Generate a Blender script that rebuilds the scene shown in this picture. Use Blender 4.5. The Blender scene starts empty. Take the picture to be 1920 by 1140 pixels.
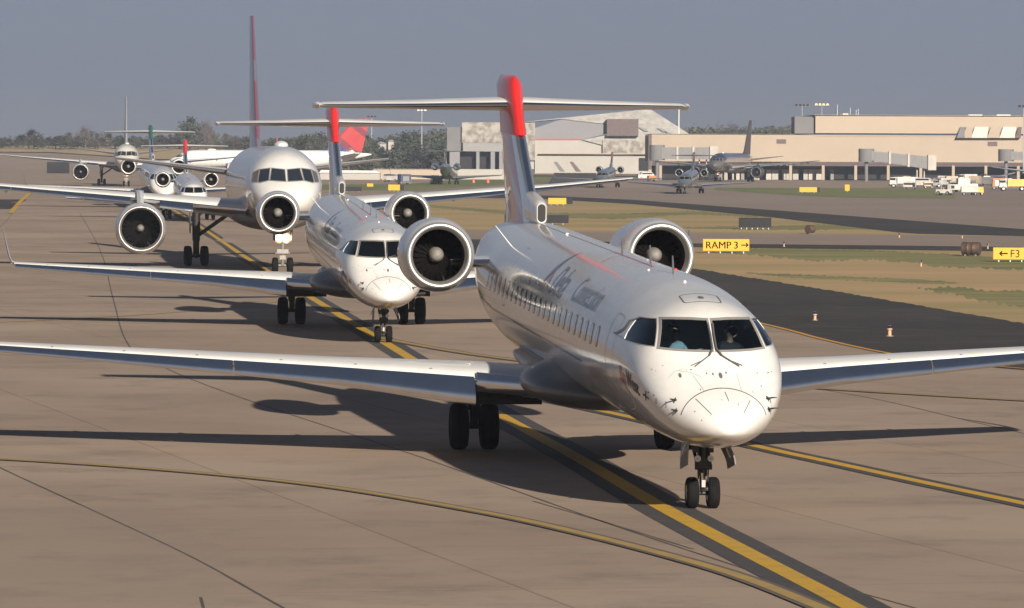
import bpy, bmesh, math, random
from mathutils import Vector, Matrix
PI = math.pi
random.seed(7)
sc = bpy.context.scene
COL = sc.collection

# ------------------------------------------------------------------ camera
F, H, PITCH, ROLL = 9751.0, 5.878, 0.0289, 0.0038
cam_d = bpy.data.cameras.new('camera'); cam = bpy.data.objects.new('camera', cam_d); COL.objects.link(cam)
cam_d.sensor_width = 36.0; cam_d.lens = F / 1920 * 36; cam_d.clip_start = 1; cam_d.clip_end = 20000
CAMROT = Matrix.Rotation(PI/2 - PITCH, 3, 'X') @ Matrix.Rotation(ROLL, 3, 'Z')
cam.matrix_world = Matrix.Translation((0, 0, H)) @ CAMROT.to_4x4()
sc.camera = cam
# ------------------------------------------------------------------ light
SUN_EL, SUN_AZ = math.radians(19), math.radians(18)     # low sun behind the camera, a little to its right
w = bpy.data.worlds.new('World'); sc.world = w; w.use_nodes = True
nt = w.node_tree; bg = nt.nodes['Background']
sky = nt.nodes.new('ShaderNodeTexSky'); sky.sky_type = 'NISHITA'; sky.sun_disc = False
sky.sun_elevation = SUN_EL; sky.sun_rotation = PI - SUN_AZ
sky.air_density = 1.2; sky.dust_density = 3.0; sky.ozone_density = 1.5; sky.altitude = 100
mx = nt.nodes.new('ShaderNodeMix'); mx.data_type = 'RGBA'; mx.inputs[0].default_value = 0.95
nt.links.new(sky.outputs[0], mx.inputs[6])
mx.inputs[7].default_value = (1.19, 1.39, 1.85, 1)         # flat grey-blue winter haze over the sky
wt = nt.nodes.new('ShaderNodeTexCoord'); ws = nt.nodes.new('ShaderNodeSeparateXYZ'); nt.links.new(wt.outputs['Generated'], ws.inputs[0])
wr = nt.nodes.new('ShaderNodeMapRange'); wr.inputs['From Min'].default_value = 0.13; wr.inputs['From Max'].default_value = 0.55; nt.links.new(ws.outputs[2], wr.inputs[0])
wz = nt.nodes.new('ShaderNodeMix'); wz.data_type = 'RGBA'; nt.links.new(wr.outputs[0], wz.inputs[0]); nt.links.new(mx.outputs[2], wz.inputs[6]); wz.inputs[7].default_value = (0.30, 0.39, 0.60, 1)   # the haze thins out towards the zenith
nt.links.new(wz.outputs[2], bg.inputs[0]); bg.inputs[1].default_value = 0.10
sun_d = bpy.data.lights.new('sun', 'SUN'); sun_o = bpy.data.objects.new('sun', sun_d); COL.objects.link(sun_o)
sun_d.energy = 5.0; sun_d.angle = math.radians(0.55); sun_d.color = (1.0, 0.89, 0.75)
sv = Vector((math.sin(SUN_AZ)*math.cos(SUN_EL), -math.cos(SUN_AZ)*math.cos(SUN_EL), math.sin(SUN_EL)))
sun_o.rotation_euler = sv.to_track_quat('Z', 'Y').to_euler()
sc.view_settings.view_transform = 'Standard'; sc.view_settings.look = 'None'
sc.view_settings.exposure = 0.9; sc.view_settings.gamma = 1

# ------------------------------------------------------------------ materials
MATS = {}
def mat(name, col, rough=0.6, metal=0.0, coat=0.0, noise=0.0, nscale=3.0, col2=None, bump=0.0, spec=0.5, stretch=None, thr=None):
    if name in MATS: return MATS[name]
    m = bpy.data.materials.new(name); m.use_nodes = True; t = m.node_tree; b = t.nodes['Principled BSDF']
    b.inputs['Base Color'].default_value = (*col, 1); b.inputs['Roughness'].default_value = rough
    b.inputs['Metallic'].default_value = metal; b.inputs['Coat Weight'].default_value = coat
    b.inputs['Coat Roughness'].default_value = 0.06; b.inputs['Specular IOR Level'].default_value = spec
    if noise > 0 or bump > 0:
        tc = t.nodes.new('ShaderNodeTexCoord'); mp = t.nodes.new('ShaderNodeMapping')
        t.links.new(tc.outputs['Object'], mp.inputs[0])
        if stretch: mp.inputs['Scale'].default_value = stretch
        n = t.nodes.new('ShaderNodeTexNoise'); n.inputs['Scale'].default_value = nscale; n.inputs['Detail'].default_value = 5
        n.inputs['Roughness'].default_value = 0.65
        t.links.new(mp.outputs[0], n.inputs['Vector'])
        if noise > 0:
            r = t.nodes.new('ShaderNodeValToRGB'); lo, hi = thr or (0.3, 0.7)
            r.color_ramp.elements[0].position = lo; r.color_ramp.elements[1].position = hi
            c2 = col2 or tuple(c*(1-noise) for c in col)
            r.color_ramp.elements[0].color = (*c2, 1); r.color_ramp.elements[1].color = (*col, 1)
            t.links.new(n.outputs[0], r.inputs[0]); t.links.new(r.outputs[0], b.inputs['Base Color'])
        if bump > 0:
            bp = t.nodes.new('ShaderNodeBump'); bp.inputs['Strength'].default_value = bump; bp.inputs['Distance'].default_value = 0.02
            t.links.new(n.outputs[0], bp.inputs['Height']); t.links.new(bp.outputs[0], b.inputs['Normal'])
    MATS[name] = m; return m

def ground_mat(name, c1, c2, c3, s1, s2, rough=0.85, st=(1, 1, 1), joints=None):
    m = bpy.data.materials.new(name); m.use_nodes = True; t = m.node_tree; b = t.nodes['Principled BSDF']
    b.inputs['Roughness'].default_value = rough; b.inputs['Specular IOR Level'].default_value = 0.25
    tc = t.nodes.new('ShaderNodeTexCoord'); mp = t.nodes.new('ShaderNodeMapping'); mp.inputs['Scale'].default_value = st
    t.links.new(tc.outputs['Object'], mp.inputs[0])
    def nz(s, det=6, rg=0.6):
        n = t.nodes.new('ShaderNodeTexNoise'); n.inputs['Scale'].default_value = s; n.inputs['Detail'].default_value = det
        n.inputs['Roughness'].default_value = rg; t.links.new(mp.outputs[0], n.inputs['Vector']); return n
    a = nz(s1); c = nz(s2, 8, 0.75)
    r = t.nodes.new('ShaderNodeValToRGB'); r.color_ramp.elements[0].position = 0.35; r.color_ramp.elements[1].position = 0.65
    r.color_ramp.elements[0].color = (*c1, 1); r.color_ramp.elements[1].color = (*c2, 1)
    t.links.new(a.outputs[0], r.inputs[0])
    x = t.nodes.new('ShaderNodeMix'); x.data_type = 'RGBA'
    r2 = t.nodes.new('ShaderNodeValToRGB'); r2.color_ramp.elements[0].position = 0.5; r2.color_ramp.elements[1].position = 0.72
    t.links.new(c.outputs[0], r2.inputs[0]); t.links.new(r2.outputs[0], x.inputs[0])
    t.links.new(r.outputs[0], x.inputs[6]); x.inputs[7].default_value = (*c3, 1)
    out = x.outputs[2]
    if joints:
        sx, sy, ang = joints
        mp2 = t.nodes.new('ShaderNodeMapping'); mp2.inputs['Rotation'].default_value = (0, 0, ang); t.links.new(tc.outputs['Object'], mp2.inputs[0])
        br = t.nodes.new('ShaderNodeTexBrick'); br.offset = 0; br.inputs['Scale'].default_value = 1
        br.inputs['Brick Width'].default_value = sx; br.inputs['Row Height'].default_value = sy
        br.inputs['Mortar Size'].default_value = 0.026; br.inputs['Mortar Smooth'].default_value = 0.3
        br.inputs['Color1'].default_value = (1, 1, 1, 1); br.inputs['Color2'].default_value = (0.93, 0.93, 0.94, 1); br.inputs['Mortar'].default_value = (0.66, 0.64, 0.63, 1)
        t.links.new(mp2.outputs[0], br.inputs['Vector'])
        mu = t.nodes.new('ShaderNodeMix'); mu.data_type = 'RGBA'; mu.blend_type = 'MULTIPLY'; mu.inputs[0].default_value = 1
        t.links.new(out, mu.inputs[6]); t.links.new(br.outputs[0], mu.inputs[7]); out = mu.outputs[2]
    t.links.new(out, b.inputs['Base Color'])
    bp = t.nodes.new('ShaderNodeBump'); bp.inputs['Strength'].default_value = 0.25; bp.inputs['Distance'].default_value = 0.02
    t.links.new(c.outputs[0], bp.inputs['Height']); t.links.new(bp.outputs[0], b.inputs['Normal'])
    MATS[name] = m; return m

def paint_mat(name, top, belly=None, line=None, dirt=0.10):
    """aircraft skin: glossy top colour, optional belly colour below a line that climbs over the nose (object coordinates)"""
    m = bpy.data.materials.new(name); m.use_nodes = True; t = m.node_tree; b = t.nodes['Principled BSDF']
    b.inputs['Roughness'].default_value = 0.22; b.inputs['Coat Weight'].default_value = 0.8; b.inputs['Coat Roughness'].default_value = 0.09
    b.inputs['Coat IOR'].default_value = 1.55
    tc = t.nodes.new('ShaderNodeTexCoord'); n = t.nodes.new('ShaderNodeTexNoise'); n.inputs['Scale'].default_value = 1.6
    n.inputs['Detail'].default_value = 8; n.inputs['Roughness'].default_value = 0.72
    mp = t.nodes.new('ShaderNodeMapping'); mp.inputs['Scale'].default_value = (0.5, 1, 2.0); t.links.new(tc.outputs['Object'], mp.inputs[0]); t.links.new(mp.outputs[0], n.inputs['Vector'])
    r = t.nodes.new('ShaderNodeValToRGB'); r.color_ramp.elements[0].position = 0.35; r.color_ramp.elements[1].position = 0.62
    r.color_ramp.elements[0].color = tuple(c*(1-dirt) for c in top) + (1,); r.color_ramp.elements[1].color = (*top, 1)
    t.links.new(n.outputs[0], r.inputs[0]); out = r.outputs[0]
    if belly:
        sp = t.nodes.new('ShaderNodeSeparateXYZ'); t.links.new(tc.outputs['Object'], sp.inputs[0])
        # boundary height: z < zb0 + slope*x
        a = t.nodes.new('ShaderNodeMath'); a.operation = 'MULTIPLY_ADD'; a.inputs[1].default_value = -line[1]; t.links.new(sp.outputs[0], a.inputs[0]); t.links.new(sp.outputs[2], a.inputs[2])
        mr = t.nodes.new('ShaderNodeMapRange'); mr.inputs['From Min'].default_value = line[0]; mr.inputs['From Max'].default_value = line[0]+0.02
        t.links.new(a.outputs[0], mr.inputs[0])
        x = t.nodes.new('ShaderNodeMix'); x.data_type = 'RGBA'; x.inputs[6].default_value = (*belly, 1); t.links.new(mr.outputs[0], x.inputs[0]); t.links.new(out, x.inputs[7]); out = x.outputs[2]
    t.links.new(out, b.inputs['Base Color']); MATS[name] = m; return m

def fin_mat(name, low, mid, high, z1, z2, slope=0.35):
    """tail fin paint: colours change along slanting bands"""
    m = bpy.data.materials.new(name); m.use_nodes = True; t = m.node_tree; b = t.nodes['Principled BSDF']
    b.inputs['Roughness'].default_value = 0.25; b.inputs['Coat Weight'].default_value = 0.7
    tc = t.nodes.new('ShaderNodeTexCoord'); sp = t.nodes.new('ShaderNodeSeparateXYZ'); t.links.new(tc.outputs['Object'], sp.inputs[0])
    a = t.nodes.new('ShaderNodeMath'); a.operation = 'MULTIPLY_ADD'; a.inputs[1].default_value = -slope; t.links.new(sp.outputs[0], a.inputs[0]); t.links.new(sp.outputs[2], a.inputs[2])
    r = t.nodes.new('ShaderNodeValToRGB'); r.color_ramp.interpolation = 'CONSTANT'
    mr = t.nodes.new('ShaderNodeMapRange'); mr.inputs['From Min'].default_value = z1; mr.inputs['From Max'].default_value = z2; t.links.new(a.outputs[0], mr.inputs[0])
    e = r.color_ramp.elements; e[0].position = 0; e[0].color = (*low, 1); e[1].position = 0.30; e[1].color = (*mid, 1)
    for p, c in ((0.36, high), (0.52, mid), (0.58, high), (0.76, mid), (0.80, high)):
        q = e.new(p); q.color = (*c, 1)
    t.links.new(mr.outputs[0], r.inputs[0]); t.links.new(r.outputs[0], b.inputs['Base Color']); MATS[name] = m; return m

def glass_mat(name, tint, rough=0.03, fac=0.35):
    m = bpy.data.materials.new(name); m.use_nodes = True; t = m.node_tree; t.nodes.remove(t.nodes['Principled BSDF'])
    tr = t.nodes.new('ShaderNodeBsdfTransparent'); tr.inputs[0].default_value = (*tint, 1)
    gl = t.nodes.new('ShaderNodeBsdfGlossy'); gl.inputs['Roughness'].default_value = rough; gl.inputs[0].default_value = (0.45, 0.55, 0.65, 1)
    fr = t.nodes.new('ShaderNodeFresnel'); fr.inputs[0].default_value = 1.55
    mxs = t.nodes.new('ShaderNodeMixShader'); t.links.new(fr.outputs[0], mxs.inputs[0]); t.links.new(tr.outputs[0], mxs.inputs[1]); t.links.new(gl.outputs[0], mxs.inputs[2])
    t.links.new(mxs.outputs[0], t.nodes['Material Output'].inputs[0]); MATS[name] = m; return m

def emit_mat(name, col, s):
    m = bpy.data.materials.new(name); m.use_nodes = True; b = m.node_tree.nodes['Principled BSDF']
    b.inputs['Emission Color'].default_value = (*col, 1); b.inputs['Emission Strength'].default_value = s
    MATS[name] = m; return m

M_white = paint_mat('white_aircraft_paint', (0.64, 0.635, 0.62), (0.50, 0.48, 0.46), (1.42, 0.020))
M_white2 = paint_mat('plain_white_paint', (0.66, 0.655, 0.645))
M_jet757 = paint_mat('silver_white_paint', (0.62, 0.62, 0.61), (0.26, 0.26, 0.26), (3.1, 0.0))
M_greyjet = paint_mat('grey_jet_paint', (0.085, 0.105, 0.125), (0.075, 0.08, 0.085), (2.0, 0.0))
M_navyjet = paint_mat('navy_jet_paint', (0.02, 0.035, 0.07), (0.10, 0.10, 0.105), (4.6, 0.0))
M_metal = mat('polished_metal', (0.80, 0.81, 0.83), 0.17, 1.0, noise=0.10, nscale=2.0, bump=0.015)
M_lipmetal = mat('intake_lip_metal', (0.62, 0.61, 0.59), 0.42, 0.85, noise=0.06, nscale=4)
M_dullmetal = mat('dull_metal', (0.42, 0.42, 0.43), 0.4, 0.8, noise=0.3, nscale=6)
M_slatgrey = mat('slat_top_paint', (0.60, 0.60, 0.59), 0.35, 0.0, 0.5, noise=0.10, nscale=1.5)
M_winggrey = mat('wing_grey_paint', (0.62, 0.62, 0.61), 0.35, 0.0, 0.4, noise=0.12, nscale=1.2)
M_nac = mat('nacelle_grey_paint', (0.50, 0.51, 0.53), 0.25, 0.0, 0.8, noise=0.10, nscale=1.5)
M_fairing = mat('fairing_grey_paint', (0.15, 0.15, 0.155), 0.42, 0.1, 0.35, noise=0.35, nscale=1.0)
M_black = mat('black_rubber', (0.008, 0.008, 0.009), 0.85, spec=0.15, noise=0.4, nscale=8)
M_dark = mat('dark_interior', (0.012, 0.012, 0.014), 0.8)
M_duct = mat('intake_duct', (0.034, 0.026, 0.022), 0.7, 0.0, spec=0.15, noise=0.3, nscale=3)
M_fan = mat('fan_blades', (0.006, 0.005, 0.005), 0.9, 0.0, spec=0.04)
M_gear = mat('gear_grease_metal', (0.03, 0.028, 0.027), 0.5, 0.4, noise=0.5, nscale=9)
M_gearw = mat('gear_white_metal', (0.22, 0.21, 0.20), 0.4, 0.3, noise=0.35, nscale=9)
M_spin = mat('spinner_grey', (0.25, 0.24, 0.225), 0.45, 0.2, noise=0.25, nscale=8)
M_red = mat('red_paint', (0.62, 0.022, 0.02), 0.3, 0, 0.6, noise=0.1)
M_blue = mat('navy_paint', (0.018, 0.035, 0.11), 0.3, 0, 0.6)
M_green = mat('green_paint', (0.02, 0.10, 0.07), 0.3, 0, 0.6)
M_fin = fin_mat('red_and_blue_fin_paint', (0.05, 0.075, 0.14), (0.46, 0.42, 0.42), (0.46, 0.06, 0.06), -7.1, -2.6, 0.36)
M_fin757 = fin_mat('fin_paint', (0.11, 0.05, 0.08), (0.14, 0.12, 0.16), (0.17, 0.06, 0.085), -9, 3.8, 0.36)
M_line = mat('seam_line', (0.10, 0.10, 0.10), 0.6)
M_linelight = mat('faint_seam_line', (0.33, 0.33, 0.33), 0.6)
M_text = mat('blue_lettering', (0.09, 0.12, 0.19), 0.4, 0, 0.5)
M_textl = mat('pale_blue_lettering', (0.20, 0.28, 0.37), 0.4, 0, 0.5)
M_glass = glass_mat('cockpit_glass', (0.42, 0.50, 0.55))
M_cabwin = mat('cabin_window_pane', (0.20, 0.21, 0.23), 0.1, 0, 1.0, noise=0.4, nscale=0.7)
M_darkglass = mat('dark_window_glass', (0.015, 0.02, 0.026), 0.05, 0, 1.0)
M_frame = mat('window_frame_grey', (0.26, 0.25, 0.24), 0.45, 0.3)
M_lamp = emit_mat('lit_lamp', (1.0, 0.78, 0.48), 8)
M_yel = mat('yellow_marking', (0.46, 0.27, 0.012), 0.75, noise=0.45, nscale=1.6, thr=(0.3, 0.5), col2=(0.34, 0.21, 0.05))
M_yelf = mat('faded_yellow_marking', (0.36, 0.24, 0.05), 0.75, noise=0.4, nscale=1.2, col2=(0.26, 0.18, 0.08))
M_blk = mat('black_marking', (0.035, 0.033, 0.034), 0.8, noise=0.5, nscale=2.0, col2=(0.09, 0.08, 0.075), thr=(0.25, 0.45))
M_blkf = mat('faded_black_marking', (0.115, 0.090, 0.070), 0.8, noise=0.3, nscale=2.0)
M_joint = mat('joint_sealant', (0.045, 0.036, 0.032), 0.8, noise=0.4, nscale=0.6, col2=(0.10, 0.08, 0.07))
M_conc = ground_mat('taxiway_concrete', (0.256, 0.196, 0.150), (0.330, 0.258, 0.200), (0.195, 0.156, 0.125), 0.07, 0.30, joints=(7.6, 7.6, -0.216))
M_apron = ground_mat('apron_concrete', (0.21, 0.170, 0.142), (0.25, 0.20, 0.168), (0.185, 0.152, 0.13), 0.02, 0.12)
M_asph = ground_mat('asphalt', (0.023, 0.021, 0.021), (0.040, 0.037, 0.036), (0.065, 0.058, 0.053), 0.06, 0.5)
M_grass = ground_mat('dry_grass', (0.25, 0.215, 0.09), (0.40, 0.275, 0.15), (0.34, 0.22, 0.12), 0.05, 0.35, st=(0.45, 1.2, 1))
M_grass2 = ground_mat('green_grass', (0.10, 0.14, 0.04), (0.17, 0.17, 0.07), (0.25, 0.2, 0.10), 0.04, 0.4, st=(1, 0.2, 1))
M_field = ground_mat('dry_field', (0.42, 0.31, 0.17), (0.30, 0.24, 0.13), (0.5, 0.4, 0.26), 0.01, 0.05, st=(1, 0.12, 1))

# ------------------------------------------------------------------ helpers
def tag(o, label=None, cat=None, group=None, kind=None):
    if label: o['label'] = label
    if cat: o['category'] = cat
    if group: o['group'] = group
    if kind: o['kind'] = kind
    return o
def empty(name, loc=(0, 0, 0), rz=0.0, s=1.0):
    o = bpy.data.objects.new(name, None); COL.objects.link(o); o.location = loc; o.rotation_euler = (0, 0, rz); o.scale = (s, s, s)
    o.empty_display_size = 0.3; return o
class MB:
    def __init__(s): s.v = []; s.f = []; s.m = []
    def add(s, vs, fs, mi=0):
        n = len(s.v); s.v += [tuple(v) for v in vs]
        for f in fs: s.f.append(tuple(i+n for i in f)); s.m.append(mi)
        return s
    def box(s, c, d, mi=0, rz=0.0, tz=None):
        hx, hy, hz = d[0]/2, d[1]/2, d[2]/2; cr, sr = math.cos(rz), math.sin(rz); vs = []
        for z in (-hz, hz):
            k = tz if (tz and z > 0) else (1, 1)
            for x, y in ((-hx, -hy), (hx, -hy), (hx, hy), (-hx, hy)):
                x2, y2 = x*k[0], y*k[1]
                vs.append((c[0]+x2*cr-y2*sr, c[1]+x2*sr+y2*cr, c[2]+z))
        return s.add(vs, [(0, 3, 2, 1), (4, 5, 6, 7), (0, 1, 5, 4), (1, 2, 6, 5), (2, 3, 7, 6), (3, 0, 4, 7)], mi)
    def tube(s, p, q, r1, r2=None, n=12, mi=0, cap=True):
        r2 = r1 if r2 is None else r2; p, q = Vector(p), Vector(q); d = (q-p).normalized()
        a = d.orthogonal().normalized(); b = d.cross(a); vs = []
        for c, r in ((p, r1), (q, r2)):
            for i in range(n):
                t = 2*PI*i/n; vs.append(c+a*r*math.cos(t)+b*r*math.sin(t))
        fs = [(i, (i+1) % n, n+(i+1) % n, n+i) for i in range(n)]
        if cap: fs += [tuple(range(n-1, -1, -1)), tuple(range(n, 2*n))]
        return s.add(vs, fs, mi)
    def rev(s, prof, c=(0, 0, 0), ax=(1, 0, 0), n=32, mi=0, close=False, sq=None):
        """prof = [(a, r, mi?)] along axis"""
        ax = Vector(ax).normalized(); a = ax.cross(Vector((0, 0, 1))); a = a.normalized() if a.length > .01 else Vector((0, 1, 0)); b = ax.cross(a)
        c = Vector(c); N = len(s.v)
        for pt in prof:
            for i in range(n):
                t = 2*PI*i/n; k = pt[1]
                s.v.append(tuple(c+ax*pt[0]+(a*math.cos(t)*(sq or 1)+b*math.sin(t))*k))
        K = len(prof)
        for j in range(K if close else K-1):
            for i in range(n):
                j2 = (j+1) % K
                s.f.append((N+j*n+i, N+j*n+(i+1) % n, N+j2*n+(i+1) % n, N+j2*n+i)); s.m.append(prof[j][2] if len(prof[j]) > 2 else mi)
        return s
    def loft(s, secs, mi=0, closed=True, caps=True, mis=None):
        n = len(secs[0]); N = len(s.v)
        for sec in secs: s.v += [tuple(p) for p in sec]
        for j in range(len(secs)-1):
            for i in range(n if closed else n-1):
                a = N+j*n+i; b = N+j*n+(i+1) % n
                s.f.append((a, b, b+n, a+n)); s.m.append(mis[i] if mis else mi)
        if caps and closed:
            s.f.append(tuple(N+i for i in range(n-1, -1, -1))); s.m.append(mi)
            s.f.append(tuple(N+(len(secs)-1)*n+i for i in range(n))); s.m.append(mi)
        return s
    def mesh(s, name, mats, smooth=40):
        me = bpy.data.meshes.new(name); me.from_pydata(s.v, [], s.f)
        for m in (mats if isinstance(mats, (list, tuple)) else [mats]): me.materials.append(m)
        me.polygons.foreach_set('material_index', s.m)
        bm = bmesh.new(); bm.from_mesh(me); bmesh.ops.remove_doubles(bm, verts=bm.verts, dist=1e-5)
        bmesh.ops.recalc_face_normals(bm, faces=bm.faces)
        if smooth:
            ang = math.radians(smooth)
            for f in bm.faces: f.smooth = True
            for e in bm.edges:
                if len(e.link_faces) != 2 or e.calc_face_angle(0) > ang: e.smooth = False
        bm.to_mesh(me); bm.free(); return me
    def build(s, name, mats, parent=None, smooth=40):
        o = bpy.data.objects.new(name, s.mesh(name, mats, smooth)); COL.objects.link(o)
        if parent: o.parent = parent
        return o
def kids(o): return [c for c in bpy.data.objects if c.parent == o]
def copy_tree(o, parent=None, swap=None, kmap=None):
    if kmap is None:
        kmap = {}
        for c in bpy.data.objects:
            if c.parent: kmap.setdefault(c.parent.name, []).append(c)
    c = o.copy(); COL.objects.link(c); c.parent = parent
    if swap and c.type == 'MESH':
        for i, sl in enumerate(c.material_slots):
            if sl.material and sl.material.name in swap:
                nm = swap[sl.material.name]; sl.link = 'OBJECT'; sl.material = nm
    for ch in kmap.get(o.name, []): copy_tree(ch, c, swap, kmap)
    return c

# ------------------------------------------------------------------ terrain and picture -> ground
def sstep(a, b, x):
    t = max(0.0, min(1.0, (x-a)/(b-a))); return t*t*(3-2*t)
def terrain(x, y):
    if y < 300: return 0.0
    t = x/y
    r = (0.0052*min(y-300, 200)+0.0012*max(0, min(y-500, 600)))*sstep(-0.045, -0.066, t)
    r += 6.5*sstep(1300, 1750, y)*sstep(0.0, -0.03, t)
    return r
def ray(u, v):
    return (CAMROT @ Vector(((u-960)/F, -(v-570)/F, -1)))
def G(u, v):
    d = ray(u, v); prev = 30.0; yy = 30.0
    while yy < 6000:
        p = d*(yy/d.y)
        if H+p.z <= terrain(p.x, yy): break
        prev = yy; yy *= 1.02
    lo, hi = prev, yy
    for _ in range(30):
        m = (lo+hi)/2; p = d*(m/d.y)
        if H+p.z <= terrain(p.x, m): hi = m
        else: lo = m
    p = d*(hi/d.y); return Vector((p.x, hi, terrain(p.x, hi)))
def AT(u, v, Y):          # point seen at (u,v) at distance Y
    d = ray(u, v); p = d*(Y/d.y); return Vector((p.x, Y, H+p.z))
def interp(pts, u):
    if u <= pts[0][0]: return pts[0][1]
    for (a, b), (c, d) in zip(pts, pts[1:]):
        if u <= c: return b+(d-b)*(u-a)/(c-a)
    return pts[-1][1]
def band(name, top, bot, dz, m, nu=40, nv=8, u0=None, u1=None, jt=0.0, jb=0.0):
    u0 = top[0][0] if u0 is None else u0; u1 = top[-1][0] if u1 is None else u1
    b = MB()
    for i in range(nu+1):
        u = u0+(u1-u0)*i/nu; p = G(u, interp(top, u)+random.uniform(-jt, jt)); q = G(u, interp(bot, u)+random.uniform(-jb, jb))
        for j in range(nv+1):
            t = j/nv; x = q.x+(p.x-q.x)*t; y = q.y+(p.y-q.y)*t
            b.v.append((x, y, terrain(x, y)+dz))
    for i in range(nu):
        for j in range(nv):
            a = i*(nv+1)+j; b.f.append((a, a+nv+1, a+nv+2, a+1)); b.m.append(0)
    return tag(b.build(name, m, smooth=0), kind='structure')
def spline(pts, n=14):
    P = [Vector(p) for p in pts]; P = [2*P[0]-P[1]]+P+[2*P[-1]-P[-2]]; out = []
    for i in range(1, len(P)-2):
        for k in range(n):
            t = k/n; a, b, c, d = P[i-1:i+3]
            out.append(0.5*((2*b)+(c-a)*t+(2*a-5*b+4*c-d)*t*t+(3*b-a-3*c+d)*t**3))
    out.append(P[-2]); return out
def strip(name, px, offs, dz, m, n=14):
    """painted strip along picture points; offs = list of (from, to) offsets across the line in metres"""
    c = spline([G(u, v) for u, v in px], n); b = MB()
    for lo, hi in offs:
        N = len(b.v)
        for i, p in enumerate(c):
            d = (c[min(i+1, len(c)-1)]-c[max(i-1, 0)]); d.z = 0; d.normalize(); nn = Vector((-d.y, d.x, 0))
            for o in (lo, hi):
                q = p+nn*o; b.v.append((q.x, q.y, terrain(q.x, q.y)+dz))
        for i in range(len(c)-1):
            b.f.append((N+2*i, N+2*i+1, N+2*i+3, N+2*i+2)); b.m.append(0)
    return tag(b.build(name, m, smooth=0), kind='structure')

# ------------------------------------------------------------------ the ground
g = MB()
xs = [-6000, -3000, -1500, -800, -400]+[-300+5*i for i in range(121)]+[400, 800, 1500, 3000, 6000]
ys = [-900, -300, 0, 100, 200]+[300+20*i for i in range(80)]+[2000, 2500, 3500, 6000]
for y in ys:
    for x in xs: g.v.append((x, y, terrain(x, y)))
nx = len(xs)
for j in range(len(ys)-1):
    for i in range(nx-1):
        a = j*nx+i; g.f.append((a, a+1, a+nx+1, a+nx)); g.m.append(0)
tag(g.build('ground', M_conc, smooth=0), kind='structure')

# right: asphalt shoulder, grass island, service road, far taxiway
T_sh = [(640, 425), (900, 452), (1310, 505), (1600, 552), (1920, 607), (2300, 665), (3200, 770)]
band('grass_island', [(780, 372), (1000, 376), (1250, 384), (1450, 401), (1700, 425), (2300, 478), (3200, 540)], T_sh, 0.004, M_grass, nu=90, nv=12, u0=780, u1=3200, jt=.5)
M_greenp = ground_mat('green_tufts', (0.105, 0.125, 0.045), (0.22, 0.20, 0.085), (0.36, 0.26, 0.14), 0.12, 0.30, st=(0.35, 1.3, 1))
band('grass_patch', [(1330, 470), (1400, 465), (1600, 468), (1760, 476), (1920, 484), (2300, 494)], [(1330, 471), (1420, 478), (1520, 489), (1640, 486), (1760, 500), (1920, 506), (2300, 515)], 0.006, M_greenp, nu=240, nv=3, u0=1330, u1=2300, jt=1.8, jb=3.0)
band('grass_patch', [(1400, 511), (1500, 515), (1640, 521), (1760, 526), (1800, 531)], [(1400, 513), (1500, 522), (1640, 528), (1760, 533), (1800, 532)], 0.006, M_greenp, nu=160, nv=3, u0=1400, u1=1800, jt=1.5, jb=1.5)
band('grass_patch', [(1720, 541), (1780, 537), (1850, 545), (1920, 546), (2300, 560)], [(1720, 542), (1780, 550), (1850, 566), (1920, 578), (2300, 600)], 0.006, M_greenp, nu=140, nv=3, u0=1720, u1=2300, jt=2.5, jb=3.5)
band('grass_patch', [(800, 384), (1000, 399), (1150, 401), (1300, 396), (1420, 405)], [(800, 388), (1000, 406), (1150, 411), (1300, 402), (1420, 407)], 0.006, M_greenp, nu=200, nv=3, u0=800, u1=1420, jt=1.2, jb=1.2)
band('grass_patch', [(1280, 426), (1420, 424), (1560, 421), (1640, 428)], [(1280, 428), (1420, 431), (1560, 431), (1640, 431)], 0.006, M_greenp, nu=120, nv=3, u0=1280, u1=1640, jt=1, jb=1)
band('asphalt_shoulder', T_sh, [(640, 438), (900, 478), (1150, 545), (1440, 609), (1550, 638), (1660, 664), (1800, 684), (1920, 694), (2300, 725), (3200, 800)], 0.008, M_asph, nu=420, u0=640, u1=3200, jt=1.3)
band('service_road', [(780, 430), (1320, 437), (1700, 441), (2300, 447)], [(780, 447), (1320, 457), (1700, 461), (2300, 468)], 0.012, M_apron, u0=780, u1=2300)
band('road_edge', [(780, 447), (1320, 457), (1700, 461), (2300, 468)], [(780, 452), (1320, 464), (1700, 469), (2300, 477)], 0.014, M_asph, u0=780, u1=2300)
band('far_taxiway', [(760, 352), (1000, 352), (2300, 352)], [(760, 366), (1000, 368), (1190, 375), (1500, 398), (1920, 430), (2300, 458)], 0.010, M_apron, u0=760, u1=2300)
band('far_taxiway_shoulder', [(760, 364), (1000, 366), (1190, 375), (1500, 398), (1920, 430), (2300, 458)], [(760, 370), (1000, 372), (1190, 383), (1450, 408), (1700, 438), (1920, 443), (2300, 470)], 0.016, M_asph, u0=760, u1=2300)
band('grass_strip', [(1340, 352), (1500, 353), (2300, 354)], [(1340, 356), (1480, 366), (1600, 371), (1780, 372), (2300, 378)], 0.03, M_grass2, u0=1340, u1=1790)
band('far_grass', [(600, 346), (760, 345), (960, 331), (1060, 330), (1130, 331)], [(600, 356), (760, 358), (960, 346), (1060, 345), (1130, 338)], 0.02, M_grass2, u0=600, u1=1130)
band('dry_field', [(-250, 266), (300, 268), (620, 284)], [(-250, 284), (100, 287), (300, 300), (620, 300)], 0.25, M_field, nu=60, nv=30, u0=-250, u1=620)
band('dark_patch', [(-250, 374), (48, 374)], [(-250, 392), (20, 392), (48, 376)], 0.006, M_asph, u0=-250, u1=48)
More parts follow.
